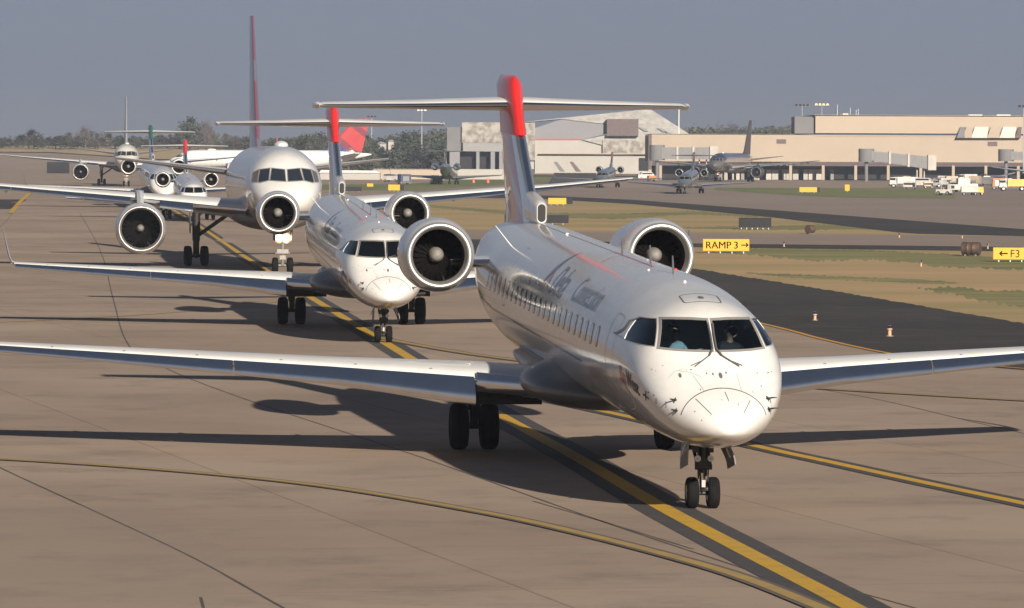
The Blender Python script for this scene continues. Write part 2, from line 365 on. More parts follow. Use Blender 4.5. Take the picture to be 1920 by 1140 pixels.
band('dark_patch', [(88, 304), (130, 304)], [(88, 325), (130, 325)], 0.02, M_asph, u0=88, u1=130)
band('concrete_patch', [(-300, 905), (300, 960), (560, 1100)], [(-300, 1150), (300, 1150), (560, 1150)], 0.003, ground_mat('older_concrete', (0.245, 0.192, 0.150), (0.285, 0.224, 0.175), (0.21, 0.17, 0.138), 0.07, 0.5), u0=-300, u1=420)

main = [(5200, 3400), (3000, 1990), (2200, 1490), (1780, 1246), (1600, 1140), (1390, 1030), (1230, 945), (1085, 860), (945, 783), (860, 730), (760, 666), (660, 605), (580, 556), (490, 501), (420, 455), (360, 415), (300, 380)]
strip('centreline_border', main, [(-0.50, 0.50)], 0.006, M_blk)
strip('centreline_marking', main, [(-0.17, 0.17)], 0.009, M_yel)
rb = [(860, 722), (985, 743), (1160, 778), (1430, 840), (1560, 868), (1730, 905), (1920, 945), (2400, 1048), (3200, 1215), (4600, 1500)]
strip('branch_border', rb, [(-0.36, 0.36)], 0.012, M_blk); strip('branch_marking', rb, [(-0.14, 0.14)], 0.015, M_yel)
rc = [(700, 632), (830, 656), (930, 671), (1150, 698), (1400, 720), (1560, 731), (1920, 752), (2400, 776), (3600, 830)]
strip('curve_border', rc, [(-0.26, 0.26)], 0.018, M_blkf); strip('curve_marking', rc, [(-0.13, 0.13)], 0.021, M_yelf)
lc = [(-2600, 800), (-1200, 815), (-300, 848), (0, 862), (300, 882), (600, 912), (900, 961), (1100, 1004), (1300, 1056), (1420, 1094), (1560, 1150)]
strip('lead_in_border', lc, [(-0.20, 0.20)], 0.018, M_blkf); strip('lead_in_marking', lc, [(-0.11, 0.11)], 0.021, M_yelf)
ll = [(-200, 612), (60, 602), (300, 588), (480, 571), (585, 553)]
strip('joining_marking', ll, [(-0.12, 0.12)], 0.012, M_yelf)
le = [(1200, 556), (1440, 610), (1540, 636), (1660, 662), (1800, 682), (1920, 692), (2300, 723), (3200, 798)]
strip('edge_marking', le, [(-0.10, 0.10)], 0.020, mat('orange_edge_line', (0.55, 0.27, 0.03), 0.75, noise=0.3))
strip('edge_marking', [(20, 400), (45, 372), (62, 357)], [(-0.22, 0.22)], 0.03, M_yel)
for px in ([(-100, 826), (0, 877), (180, 960), (360, 1045), (535, 1142), (700, 1230)], [(150, 400), (188, 470), (212, 560), (240, 645), (310, 690), (450, 745), (700, 828), (820, 868), (1150, 985), (1500, 1100), (1750, 1180)],
           [(-100, 480), (0, 425), (30, 390), (60, 362)], [(1450, 716), (1640, 748), (1820, 790), (1960, 822)], [(1540, 1092), (1650, 1122), (1750, 1150)], [(376, 1120), (384, 1150)], [(-100, 530), (200, 541), (420, 552)],
           [(1640, 884), (1760, 888), (1960, 886)], [(1000, 940), (1130, 978), (1300, 1030)]):
    strip('pavement_joint', px, [(-0.022, 0.022)], 0.0045, M_joint)

# ------------------------------------------------------------------ aircraft building
def pchip(tab, x, k):
    n = len(tab)
    if x <= tab[0][0]: return tab[0][k]
    if x >= tab[-1][0]: return tab[-1][k]
    i = 0
    while tab[i+1][0] < x: i += 1
    def sl(j): return (tab[j+1][k]-tab[j][k])/(tab[j+1][0]-tab[j][0])
    def dd(j):
        if j == 0: return sl(0)
        if j == n-1: return sl(n-2)
        a, b = sl(j-1), sl(j)
        return 0 if a*b <= 0 else 2*a*b/(a+b)
    h = tab[i+1][0]-tab[i][0]; t = (x-tab[i][0])/h; m0, m1 = dd(i)*h, dd(i+1)*h; p0, p1 = tab[i][k], tab[i+1][k]
    return (2*t**3-3*t*t+1)*p0+(t**3-2*t*t+t)*m0+(-2*t**3+3*t*t)*p1+(t**3-t*t)*m1

class Body:
    """a fuselage surface: table (X, top, bottom, half width, level of the greatest width), X from the nose tip"""
    def __init__(s, tab, x0, zc, sh): s.tab = tab; s.x0 = x0; s.zc = zc; s.sh = sh
    def P(s, X, y, zr): x = X-s.x0; return Vector((x, y, s.zc+zr+s.sh*x))
    def sec(s, X):
        # root-like growth at the very nose
        return [pchip(s.tab, X, k) for k in (1, 2, 3, 4)]
    def skin(s, X, phi, off=0.0):
        zt, zb, hw, zm = s.sec(X); c, si = math.cos(phi), math.sin(phi)
        return s.P(X, (hw+off)*si, zm+((zt-zm)+off if c > 0 else (zm-zb)+off)*c)
    def mesh(s, xsamp, n=64, inset=0.0):
        b = MB(); 
        for X in xsamp:
            for i in range(n): b.v.append(tuple(s.skin(X, 2*PI*i/n, -inset)))
        for j in range(len(xsamp)-1):
            for i in range(n):
                a = j*n+i; c = j*n+(i+1) % n; b.f.append((a, c, c+n, a+n)); b.m.append(0)
        b.f.append(tuple(range(n-1, -1, -1))); b.m.append(0)
        L = (len(xsamp)-1)*n; b.f.append(tuple(L+i for i in range(n))); b.m.append(0)
        return b
    def front(s, y, zr, off=0.0, xmax=6.0):
        """point of the skin seen from ahead at (y, zr)"""
        lo, hi = 0.0, xmax
        for _ in range(32):
            m = (lo+hi)/2; zt, zb, hw, zm = s.sec(m); a = (zt-zm) if zr > zm else (zm-zb)
            ins = (y/max(hw, 1e-6))**2+((zr-zm)/max(a, 1e-6))**2 < 1
            if ins: hi = m
            else: lo = m
        p = s.P(hi, y, zr)
        if off:
            e = 0.02
            def q(yy, zz): return s.front(yy, zz, 0.0, xmax)
            a = q(y+e, zr)-p; b = q(y, zr+e)-p; nn = a.cross(b)
            if nn.length > 0:
                nn.normalize()
                if nn.x > 0: nn = -nn
                p = p+nn*off
        return p

def patch(poly, fn, res=0.06):
    """polygon in a 2-D chart, triangulated finely, mapped through fn"""
    bm = bmesh.new(); vs = [bm.verts.new((x, y, 0)) for x, y in poly]; bm.faces.new(vs)
    x0, x1 = min(p[0] for p in poly), max(p[0] for p in poly); y0, y1 = min(p[1] for p in poly), max(p[1] for p in poly)
    def cuts(a, b, no, key):
        n = int((b-a)/res)
        for i in range(1, n+1):
            c = a+(b-a)*i/(n+1); co = [0, 0, 0]; co[key] = c
            bmesh.ops.bisect_plane(bm, geom=bm.verts[:]+bm.edges[:]+bm.faces[:], plane_co=co, plane_no=no)
    cuts(x0, x1, (1, 0, 0), 0); cuts(y0, y1, (0, 1, 0), 1)
    b = MB(); bm.verts.index_update()
    b.add([fn(v.co.x, v.co.y) for v in bm.verts], [[v.index for v in f.verts] for f in bm.faces]); bm.free(); return b
def roundpoly(w, h, r, cx=0, cy=0, n=4):
    out = []
    for sx, sy, a0 in ((1, 1, 0), (-1, 1, 90), (-1, -1, 180), (1, -1, 270)):
        for k in range(n+1):
            a = math.radians(a0+90*k/n); out.append((cx+sx*(w/2-r)+r*math.cos(a), cy+sy*(h/2-r)+r*math.sin(a)))
    return out
def ring(poly, t, fn, mb, hgt=0.0, fn2=None):
    """band of width t around a polygon (outside), mapped by fn"""
    n = len(poly); cx = sum(p[0] for p in poly)/n; cy = sum(p[1] for p in poly)/n; out = []
    for i in range(n):
        a, b, c = Vector(poly[i-1]), Vector(poly[i]), Vector(poly[(i+1) % n])
        d1 = (b-a).normalized(); d2 = (c-b).normalized(); nn = Vector((d1.y+d2.y, -(d1.x+d2.x)))
        if nn.length < 1e-6: nn = Vector((d1.y, -d1.x))
        nn.normalize()
        if nn.dot(b-Vector((cx, cy))) < 0: nn = -nn
        k = 1/max(0.5, abs(nn.dot(Vector((d1.y, -d1.x))))); out.append(tuple(b+nn*t*k))
    K = 6; N = len(mb.v)
    for i in range(n):
        for k in range(K):
            u = k/K
            for P in (poly, out):
                x = P[i][0]+(P[(i+1) % n][0]-P[i][0])*u; y = P[i][1]+(P[(i+1) % n][1]-P[i][1])*u; mb.v.append(tuple(fn(x, y)))
    T = n*K
    for i in range(T):
        a, c = N+2*i, N+2*((i+1) % T); mb.f.append((a, a+1, c+1, c)); mb.m.append(0)
def ribbon(pts, w, fn, mb, n=10):
    """thin line in a chart"""
    c = []
    for (a, b) in zip(pts, pts[1:]):
        for k in range(n): c.append((a[0]+(b[0]-a[0])*k/n, a[1]+(b[1]-a[1])*k/n))
    c.append(pts[-1]); N = len(mb.v)
    for i, p in enumerate(c):
        q0, q1 = c[max(i-1, 0)], c[min(i+1, len(c)-1)]; d = Vector((q1[0]-q0[0], q1[1]-q0[1])).normalized()
        for s in (-1, 1): mb.v.append(tuple(fn(p[0]-d.y*s*w/2, p[1]+d.x*s*w/2)))
    for i in range(len(c)-1): mb.f.append((N+2*i, N+2*i+1, N+2*i+3, N+2*i+2)); mb.m.append(0)

AF = [(1.0, 0.0), (0.9, 0.018), (0.75, 0.042), (0.6, 0.060), (0.45, 0.070), (0.32, 0.072), (0.22, 0.067), (0.14, 0.058), (0.08, 0.046), (0.04, 0.034), (0.015, 0.021), (0.003, 0.009), (0, 0),
      (0.004, -0.008), (0.018, -0.016), (0.05, -0.026), (0.10, -0.034), (0.2, -0.043), (0.35, -0.048), (0.55, -0.040), (0.75, -0.022), (0.9, -0.008)]
def section(xle, y, zle, c, t, inc=0.03, flip=False):
    out = []
    for u, v in AF:
        x = u*c; z = v*c*t/0.12; out.append(Vector((xle+x*math.cos(inc)+z*math.sin(inc), y, zle-x*math.sin(inc)*1.0+z*math.cos(inc)+0.0)))
    return out
def lerp_secs(secs, y):
    for a, b in zip(secs, secs[1:]):
        if y <= b[1]+1e-9:
            t = (y-a[1])/(b[1]-a[1]); return [a[k]+(b[k]-a[k])*t for k in range(len(a))]
    return list(secs[-1])
def wing_mb(secs, sy, metal_le=True):
    """secs: (x_le, y, z_le, chord, t/c) ; sy = side"""
    S = [section(s[0], s[1]*sy, s[2], s[3], s[4]) for s in secs]
    mis = [1 if (metal_le and 11 <= i <= 15) else 0 for i in range(len(AF))]
    return MB().loft(S, 0, True, True, mis)
SL = [(0.155, 0.058), (0.10, 0.046), (0.04, 0.024), (0.0, 0.001), (-0.035, -0.028), (-0.052, -0.055), (-0.050, -0.078), (-0.036, -0.090), (-0.012, -0.092),
      (-0.020, -0.075), (-0.022, -0.055), (-0.010, -0.030), (0.015, -0.008), (0.05, 0.014), (0.10, 0.036)]
def slat_mb(secs, y0, y1, sy, k=1.0, n=14):
    S = []
    for i in range(n+1):
        y = y0+(y1-y0)*i/n; xl, yy, zl, c, t = lerp_secs(secs, y)[:5]
        S.append([Vector((xl+u*c*k-0.02*c, y*sy, zl+v*c*k*t/0.12-0.004*c)) for u, v in SL])
    return MB().loft(S, 1, True, True, [0 if i <= 1 else 1 for i in range(len(SL))])

def wheel(b, c, r, w, mi_t=0, mi_h=1, n=28):
    prof = [(-w/2, r*0.55, mi_h), (-w/2, r*0.62, mi_t), (-w*0.46, r*0.86, mi_t), (-w*0.34, r*0.97, mi_t), (-w*0.15, r, mi_t), (w*0.15, r, mi_t), (w*0.34, r*0.97, mi_t), (w*0.46, r*0.86, mi_t), (w/2, r*0.62, mi_t), (w/2, r*0.55, mi_h), (w*0.30, r*0.45, mi_h), (w*0.30, 0.001, mi_h)]
    b.rev([(-w*0.30, 0.001, mi_h), (-w*0.30, r*0.45, mi_h)]+prof, c, (0, 1, 0), n)
def wheel_obj(c, r, w, parent):
    t = MB(); t.rev([(-w/2, r*0.55), (-w/2, r*0.62), (-w*0.46, r*0.86), (-w*0.34, r*0.97), (-w*0.15, r), (-w*0.13, r*0.985), (-w*0.11, r), (w*0.11, r), (w*0.13, r*0.985), (w*0.15, r), (w*0.34, r*0.97), (w*0.46, r*0.86), (w/2, r*0.62), (w/2, r*0.55)], c, (0, 1, 0), 28, close=True)
    h = t.build('wheel', M_black, parent)
    q = MB(); q.rev([(-w*0.40, 0.001, 0), (-w*0.40, r*0.16), (-w*0.30, r*0.2), (-w*0.28, r*0.45), (-w*0.47, r*0.56), (w*0.47, r*0.56), (w*0.28, r*0.45), (w*0.30, r*0.2), (w*0.40, r*0.16), (w*0.40, 0.001)], c, (0, 1, 0), 20)
    for i in range(8):
        a = 2*PI*i/8; q.tube((c[0]+math.cos(a)*r*.33, c[1]-w*.34, c[2]+math.sin(a)*r*.33), (c[0]+math.cos(a)*r*.33, c[1]+w*.34, c[2]+math.sin(a)*r*.33), r*.05, n=6)
    return h, q

def engine(root, c, R, L, sq=1.0, toe=0.0, inner=0.72, tag_label=None, nacm=None, lip=0.16, fans=22, sp=1.0):
    """nacelle with its intake at c, pointing to -x; children are real pieces"""
    e = MB(); ax = (1, toe, 0.0)
    e.rev([(0.10*R, R*0.93), (0.3*R, R*0.985), (0.7*R, R*1.03), (1.4*R, R*1.05), (2.6*R, R*1.02), (0.72*L, R*0.88), (0.9*L, R*0.72), (L, R*0.60), (L, R*0.56), (0.8*L, R*0.50), (0.8*L, 0.01)], c, ax, 48)
    o = e.build('engine', nacm or M_nac, root)
    rim = []
    for k in range(15):       # the bright rolled lip
        a = PI*(k/14); rim.append((0.10*R-0.14*R*math.sin(a) if k not in (0, 14) else 0.10*R, R*(0.93-(0.93-inner-0.02)*(1-math.cos(a))/2)))
    r = MB().rev(rim+[(0.35*R, R*inner*0.97)], c, ax, 48); r.build('intake_lip', M_lipmetal, o)
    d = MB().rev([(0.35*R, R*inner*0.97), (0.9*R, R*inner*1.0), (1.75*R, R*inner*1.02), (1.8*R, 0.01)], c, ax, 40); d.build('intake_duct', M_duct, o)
    fb = MB(); A = Vector((1, toe, 0)).normalized(); cc = Vector(c)+A*(1.45*R)
    for i in range(fans):
        t = 2*PI*i/fans; rd = Vector((0, math.cos(t), math.sin(t))); tg = Vector((0, -math.sin(t), math.cos(t)))
        p = []
        for rr, wd, tw in ((0.2, .075, .3), (0.5, .09, .7), (inner*1.0, .10, 1.0)):
            dv = tg*math.cos(tw)*wd+A*math.sin(tw)*wd
            p += [cc+rd*rr*R-dv*R, cc+rd*rr*R+dv*R]
        fb.add(p, [(0, 1, 3, 2), (2, 3, 5, 4)])
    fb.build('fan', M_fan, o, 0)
    s = MB().rev([(0.95*R, 0.004), (0.98*R, 0.08*R*sp), (1.06*R, 0.15*R*sp), (1.2*R, 0.205*R*sp), (1.5*R, 0.225*R*sp)], c, ax, 24); s.build('spinner', M_spin, o)
    return o

def text_mesh(txt, size, shear=0.0, weight=0.0):
    cu = bpy.data.curves.new('t', 'FONT'); cu.body = txt; cu.size = size; cu.shear = shear; cu.offset = weight; cu.resolution_u = 3
    o = bpy.data.objects.new('t', cu); COL.objects.link(o); dg = bpy.context.evaluated_depsgraph_get(); dg.update()
    me = bpy.data.meshes.new_from_object(o.evaluated_get(dg)); bpy.data.objects.remove(o); return me
def text_on(name, txt, size, m, fn, parent, shear=0.0, weight=0.0, res=0.15, sx=1.0):
    me = text_mesh(txt, size, shear, weight); bm = bmesh.new(); bm.from_mesh(me)
    x1 = max(v.co.x for v in bm.verts); y1 = max(v.co.y for v in bm.verts); k = 0.0
    while k < x1:
        bmesh.ops.bisect_plane(bm, geom=bm.verts[:]+bm.edges[:]+bm.faces[:], plane_co=(k, 0, 0), plane_no=(1, 0, 0)); k += res
    k = -0.3*size
    while k < y1:
        bmesh.ops.bisect_plane(bm, geom=bm.verts[:]+bm.edges[:]+bm.faces[:], plane_co=(0, k, 0), plane_no=(0, 1, 0)); k += res
    for v in bm.verts: v.co = fn(v.co.x*sx, v.co.y)
    me2 = bpy.data.meshes.new(name); bm.to_mesh(me2); bm.free(); me2.materials.append(m)
    o = bpy.data.objects.new(name, me2); COL.objects.link(o); o.parent = parent; return o

CRJ = [(0, -.80, -.80, .0, -.80), (.03, -.70, -.89, .11, -.80), (.10, -.61, -.95, .22, -.79), (.25, -.50, -1.02, .38, -.76), (.5, -.36, -1.10, .57, -.70), (1.0, -.13, -1.19, .85, -.57), (1.5, .17, -1.25, 1.04, -.40),
       (1.9, .46, -1.28, 1.14, -.28), (2.35, .80, -1.30, 1.215, -.16), (2.7, .96, -1.315, 1.25, -.1), (3.2, 1.09, -1.33, 1.285, -.05), (4.2, 1.20, -1.345, 1.325, 0), (5.5, 1.31, -1.345, 1.345, 0), (7, 1.345, -1.345, 1.345, 0),
       (24.0, 1.345, -1.345, 1.345, 0), (27, 1.34, -1.22, 1.27, .05), (31, 1.22, -.62, .98, .25), (34, .98, .0, .52, .45), (35.6, .78, .42, .12, .6)]
def nose_samples(a, b, n): return [a+(b-a)*(i/n)**2.2 for i in range(n+1)]

def crj_person_free(root): pass

def make_crj(label, name='regional_jet'):
    B = Body(CRJ, 3.0, 2.38, 0.029)
    root = empty(name); tag(root, label, 'airplane')
    # fuselage solid, cockpit cavity and window cuts
    xs_ = nose_samples(0.002, 4.6, 46)+[5, 5.5, 6.2, 7]+[7+18.5*i/12 for i in range(1, 13)]+[26.3, 27.2, 28, 29, 30, 31, 32, 33, 34, 34.8, 35.6]
    fus = B.mesh(xs_, 72); me = fus.mesh('fuselage', [M_white, M_dark]); fo = bpy.data.objects.new('fuselage', me); COL.objects.link(fo); fo.parent = root
    cav = B.mesh([1.1+2.9*i/14 for i in range(15)], 48, 0.07); cav.m = [1]*len(cav.f); cm = cav.mesh('c', [M_white, M_dark]); co = bpy.data.objects.new('c', cm); COL.objects.link(co)
    front = {}
    for sy in (1, -1):
        front[('front', sy)] = [(0.045*sy, 0.335), (0.045*sy, 0.785), (0.30*sy, 0.795), (0.54*sy, 0.79), (0.73*sy, 0.775), (0.855*sy, 0.362), (0.60*sy, 0.345), (0.3*sy, 0.337)]
        front[('side', sy)] = [(0.925*sy, 0.370), (0.80*sy, 0.775), (0.97*sy, 0.755), (1.085*sy, 0.67), (1.252*sy, 0.42), (1.21*sy, 0.385)]
    cutters = [co]
    for key, poly in front.items():
        b = MB(); n = len(poly); p0 = [B.P(0.2, y, z) for y, z in poly]; p1 = [B.P(3.75, y, z) for y, z in poly]
        b.add(p0+p1, [tuple(range(n))]+[tuple(range(2*n-1, n-1, -1))]+[(i, (i+1) % n, n+(i+1) % n, n+i) for i in range(n)], 1)
        m2 = b.mesh('c', [M_white, M_dark], 0); o2 = bpy.data.objects.new('c', m2); COL.objects.link(o2); cutters.append(o2)
    for c in cutters:
        md = fo.modifiers.new('b', 'BOOLEAN'); md.operation = 'DIFFERENCE'; md.solver = 'EXACT'; md.object = c
    dg = bpy.context.evaluated_depsgraph_get(); dg.update()
    me2 = bpy.data.meshes.new_from_object(fo.evaluated_get(dg)); fo.modifiers.clear(); fo.data = me2; me2.name = 'fuselage'
    me2.materials.clear(); me2.materials.append(M_white); me2.materials.append(M_dark)
    for c in cutters: bpy.data.objects.remove(c)
    bm = bmesh.new(); bm.from_mesh(me2)
    for f in bm.faces: f.smooth = True
    for e in bm.edges:
        if len(e.link_faces) != 2 or e.calc_face_angle(0) > math.radians(35): e.smooth = False
    bm.to_mesh(me2); bm.free()
    for (kind, sy), poly in front.items():
        gl = patch(poly, lambda y, z: B.front(y, z, -0.008), 0.08).build('cockpit_window', M_glass, root)
        fr = MB(); ring(poly, 0.034 if kind == 'front' else .010, lambda y, z: B.front(y, z, 0.006), fr); fr.build('window_frame', M_frame, gl, 0)
    # glare shield and seats inside the cockpit
    p = MB(); p.box(B.P(2.25, 0, 0.10), (0.5, 1.5, 0.22)); p.build('instrument_panel', M_dark, root)
    # wipers
    for sy in (1, -1):
        b = MB()
        pts = [B.front(0.10*sy, 0.24, 0.03), B.front(0.03*sy, 0.34, 0.03), B.front(0.028*sy, 0.57, 0.03), B.front(0.04*sy, 0.72, 0.03)]
        for a, c in zip(pts, pts[1:]): b.tube(a, c, 0.018, n=6)
        b.tube(B.front(0.36*sy, 0.08, 0.02), B.front(0.10*sy, 0.24, 0.03), 0.012, n=6); b.tube(B.front(0.20*sy, 0.17, 0.03), B.front(0.42*sy, 0.09, 0.02), 0.007, n=6)
        b.build('wiper', mat('wiper_grey', (.10, .10, .10), .5, .3), root)
    # roof hatch, nose seams, probes and stains as thin lines on the skin
    top = lambda x, y: B.skin(x, y/1.3, 0.004)
    b = MB(); ring(roundpoly(0.62, 0.62, 0.08, 3.35, 0.0), 0.022, top, b); b.build('roof_hatch', M_line, root, 0)
    b = MB(); ring(roundpoly(0.10, 0.06, 0.02, 3.3, 0.0), 0.02, top, b); b.add([top(3.22, -.03), top(3.42, -.03), top(3.42, .03), top(3.22, .03)], [(0, 1, 2, 3)]); b.build('hatch_handle', M_line, root, 0)
    fr_ = lambda y, z: B.front(y, z, 0.004)
    b = MB(); arc = [(0.70*math.cos(t), -0.72+0.50*math.sin(t)) for t in [PI*(0.05+0.90*k/26) for k in range(27)]]; ribbon(arc, 0.012, fr_, b, 2)
    for L in ([(0.46, -.38), (0.26, -.60)], [(-0.02, -.27), (-.045, -.40)], [(-.42, -.40), (-.26, -.58)]): ribbon(L, 0.012, fr_, b, 4)
    b.build('radome_seam', M_line, root, 0)
    b = MB(); ribbon([(0.62, 0.02), (0.45, .0), (0.30, -.06)], 0.008, fr_, b, 6); ribbon([(0.42, -.04), (0.30, -.26)], 0.010, fr_, b, 5); ribbon([(-.30, 0.0), (-.31, -.27)], 0.008, fr_, b, 5)
    ribbon([(0.80, -.10), (0.70, 0.0), (0.50, .07)], 0.006, fr_, b, 6); ribbon([(1.0, -.42), (1.0, -.52)], .012, fr_, b, 2); ribbon([(.88, -.45), (.88, -.55)], .012, fr_, b, 2); ribbon([(-.82, -.45), (-.82, -.6)], .010, fr_, b, 2)
    ribbon([(1.24, -.40), (1.0, -.93), (.7, -1.07), (0, -1.15)], .006, fr_, b, 8)
    b.build('nose_seam', M_linelight, root, 0)
    b = MB(); rnd = random.Random(3)
    for k in range(22):       # chips and stains on the nose
        y = rnd.uniform(-1.0, 1.1); z = rnd.uniform(-0.75, 0.10); s = rnd.uniform(0.004, 0.009); a = rnd.uniform(0, PI); e = rnd.uniform(1, 3)
        if (y/1.15)**2+((z+.35)/.8)**2 > 1: continue
        b = MB(); b.add([fr_(y+math.cos(t)*s*e*math.cos(a)-math.sin(t)*s*math.sin(a), z+math.cos(t)*s*e*math.sin(a)+math.sin(t)*s*math.cos(a)) for t in (0, 1.2, 2.4, 3.6, 4.8)], [(0, 1, 2, 3, 4)]); b.build('paint_chip', M_line, root, 0)
    for y, z, s in ((.62, -.05, .035), (-.02, -.04, .045), (.10, -.02, .02), (-.12, .0, .018), (.20, -.01, .015)):
        b = MB(); b.add([fr_(y+s*math.cos(t)*.7, z+s*math.sin(t)) for t in [PI*k/5 for k in range(10)]], [tuple(range(10))]); b.build('paint_chip', M_line, root, 0)
    for sy, zz in ((1, -.42), (-1, -.40), (1, -.58), (-1, -.56)):
        b = MB(); q = B.front(0.74*sy, zz, 0.0)
        b.tube(q, q+Vector((-0.03, 0.10*sy, 0.02)), 0.018, 0.012, 8); b.tube(q+Vector((-.03, .10*sy, .02)), q+Vector((-0.24, 0.13*sy, 0.03)), 0.012, 0.007, 8)
        b.add([q+Vector((0.03, 0, .05)), q+Vector((0.0, .04*sy, .02)), q+Vector((-.01, .04*sy, -.05)), q+Vector((0.02, 0, -.03))], [(0, 1, 2, 3)]); b.build('pitot_probe', M_gear, root)
    # mast aerials and lamps on the roof
    for X, y, h in ((6.6, 0.0, .30), (9.5, 0.0, .34), (13.2, .02, .30)):
        b = MB(); q = B.skin(X, y); S = []
        for k, (cx, t) in ((0, (.22, .022)), (1, (.12, .012))):
            S.append([q+Vector((k*.10, 0, k*h))+Vector(((-1 if a in (0,) else 1)*cx/2 if a in (0, 2) else 0, (0, t, 0, -t)[a], 0)) for a in range(4)])
        b.loft(S); b.build('blade_aerial', M_white2, root)
    for X, y, s in ((5.0, .02, .03), (8.0, .18, .025), (8.4, -.22, .03), (21.5, 0.05, .04)):
        b = MB(); b.rev([(-.02, s), (s*.3, s*.95), (s*.7, s*.6), (s*.85, .004)], B.skin(X, y), (0, 0, 1), 12); b.build('roof_beacon', M_white2 if X != 8.4 else M_red, root)
    for X, ph in ((24.0, .75),):
        b = MB(); q = B.skin(X, ph); b.tube(q, q+Vector((.15, .32, .42)), .012, .006, 6); b.build('whip_aerial', M_white2, root)
    # roof seam with its red length, side seams
    side = lambda X, s, off=.004: B.skin(X, s/1.345, off)
    b = MB(); ribbon([(26.5, .04), (14.0, .04)], .05, side, b, 30); b.build('roof_seam', M_linelight, root, 0)
    b = MB(); ribbon([(14.5, .05), (8.8, .05)], .06, side, b, 20); ribbon([(12.3, .55), (12.6, .35), (12.8, .05), (12.6, -.25), (12.3, -.5)], .035, side, b, 5); b.build('red_roof_stripe', mat('faded_red_paint', (.50, .16, .14), .4, 0, .5), root, 0)
    b = MB(); ribbon([(31, 2.25), (24, 2.42), (9.0, 2.46)], .045, side, b, 30); ribbon([(31, 3.0), (24, 3.08), (14, 3.10)], .035, side, b, 30)
    ribbon([(31, -2.25), (24, -2.42), (9.0, -2.46)], .045, side, b, 30); b.build('side_stripe', M_blue, root, 0)
    for X in (5.4, 7.5, 9.6, 11.9, 14.2):
        b = MB(); ribbon([(X, -2.4), (X, 2.4)], .008, side, b, 24); b.build('panel_seam', M_linelight, root, 0)
    b = MB(); ring(roundpoly(.55, 1.3, .12, 21.6, 1.55), .012, side, b); ring(roundpoly(.8, 1.6, .14, 4.9, 2.1), .014, side, b); ring(roundpoly(.8, 1.9, .14, 5.1, -2.1), .014, side, b)
    b.build('panel_seam', M_linelight, root, 0)
    # cabin windows
    for sy in (1, -1):
        for k in range(24):
            X = 6.6+0.80*k
            if sy < 0 and k < 0: continue
            f = lambda x, s: B.skin(x, sy*s/1.345, .006)
            wn = patch(roundpoly(.24, .34, .10, X, 1.86, 3), f, .1).build('cabin_window', M_cabwin, root)
            fr = MB(); ring(roundpoly(.24, .34, .10, X, 1.86, 3), .018, lambda x, s: B.skin(x, sy*s/1.345, .009), fr); fr.build('window_surround', M_frame, wn, 0)
    # lettering: reads forward on the starboard side, forward to aft on the port side
    tf = lambda x0, s0: (lambda x, y: B.skin(x0-x, (s0-y)/1.345, .006))
    tp = lambda x0, s0: (lambda x, y: B.skin(x0+x, -(s0-y)/1.345, .006))
    for fn, X1, X2, X3 in ((tf, 15.9, 12.6, 17.2), (tp, 9.2, 12.5, 7.9)):
        text_on('lettering', 'Delta', .92, M_text, fn(X1-1.0, 1.55), root, .25, .0)
        text_on('lettering', 'Connection', 0.78, M_textl, fn(X2-1.0, 1.50), root, .25, .0)
        b = MB(); f3 = fn(X3-1.0, 1.50); b2 = patch([(0, 0), (.62, .40), (.62, .62), (.52, 1.05)], f3, .15); b2.build('emblem', M_text, root, 0)
        patch([(.66, .50), (1.10, 0), (.62, .26), (.10, 0)], lambda x, y: f3(x, y-.12), .15).build('emblem', M_red, root, 0)
    sf = lambda x, y: B.skin(3.75-x, (2.42-y)/1.345, .006); M_tx = mat('dark_lettering', (.03, .03, .045), .5)
    text_on('lettering', 'Sky', .40, M_red, sf, root, 0, .012, .1)
    text_on('lettering', 'West', .40, M_tx, lambda x, y: sf(x+.66, y), root, 0, .010, .1)
    b = MB(); ribbon([(1.78, .12), (2.08, .15)], .04, sf, b, 3); ribbon([(1.95, .26), (1.90, .03)], .04, sf, b, 3); b.build('emblem', M_tx, root, 0)
    # belly fairing
    FT = [(12.6, -1.25, -1.40, .3, -1.3), (13.2, -.95, -1.50, 1.15, -1.22), (14.2, -.76, -1.62, 1.60, -1.18), (15.1, -.60, -1.70, 1.72, -1.14), (16.6, -.72, -1.70, 1.52, -1.15), (18.5, -.85, -1.66, 1.25, -1.12), (23, -1.0, -1.50, 1.0, -1.1), (24.6, -1.20, -1.38, .5, -1.3)]
    FB = Body(FT, 3.0, 2.38, .029); FB.mesh([12.6+12*i/36 for i in range(37)], 40).build('belly_fairing', M_fairing, root)
    # wings
    W = [(13.15, 1.2, -1.32, 4.9, .135), (13.72, 2.35, -1.25, 4.75, .128), (15.0, 4.9, -1.12, 3.25, .12), (16.9, 8.6, -.99, 2.30, .11), (18.44, 11.55, -.89, 1.45, .10)]
    W = [(x, y, 2.38+z+.029*x, c, t) for x, y, z, c, t in W]
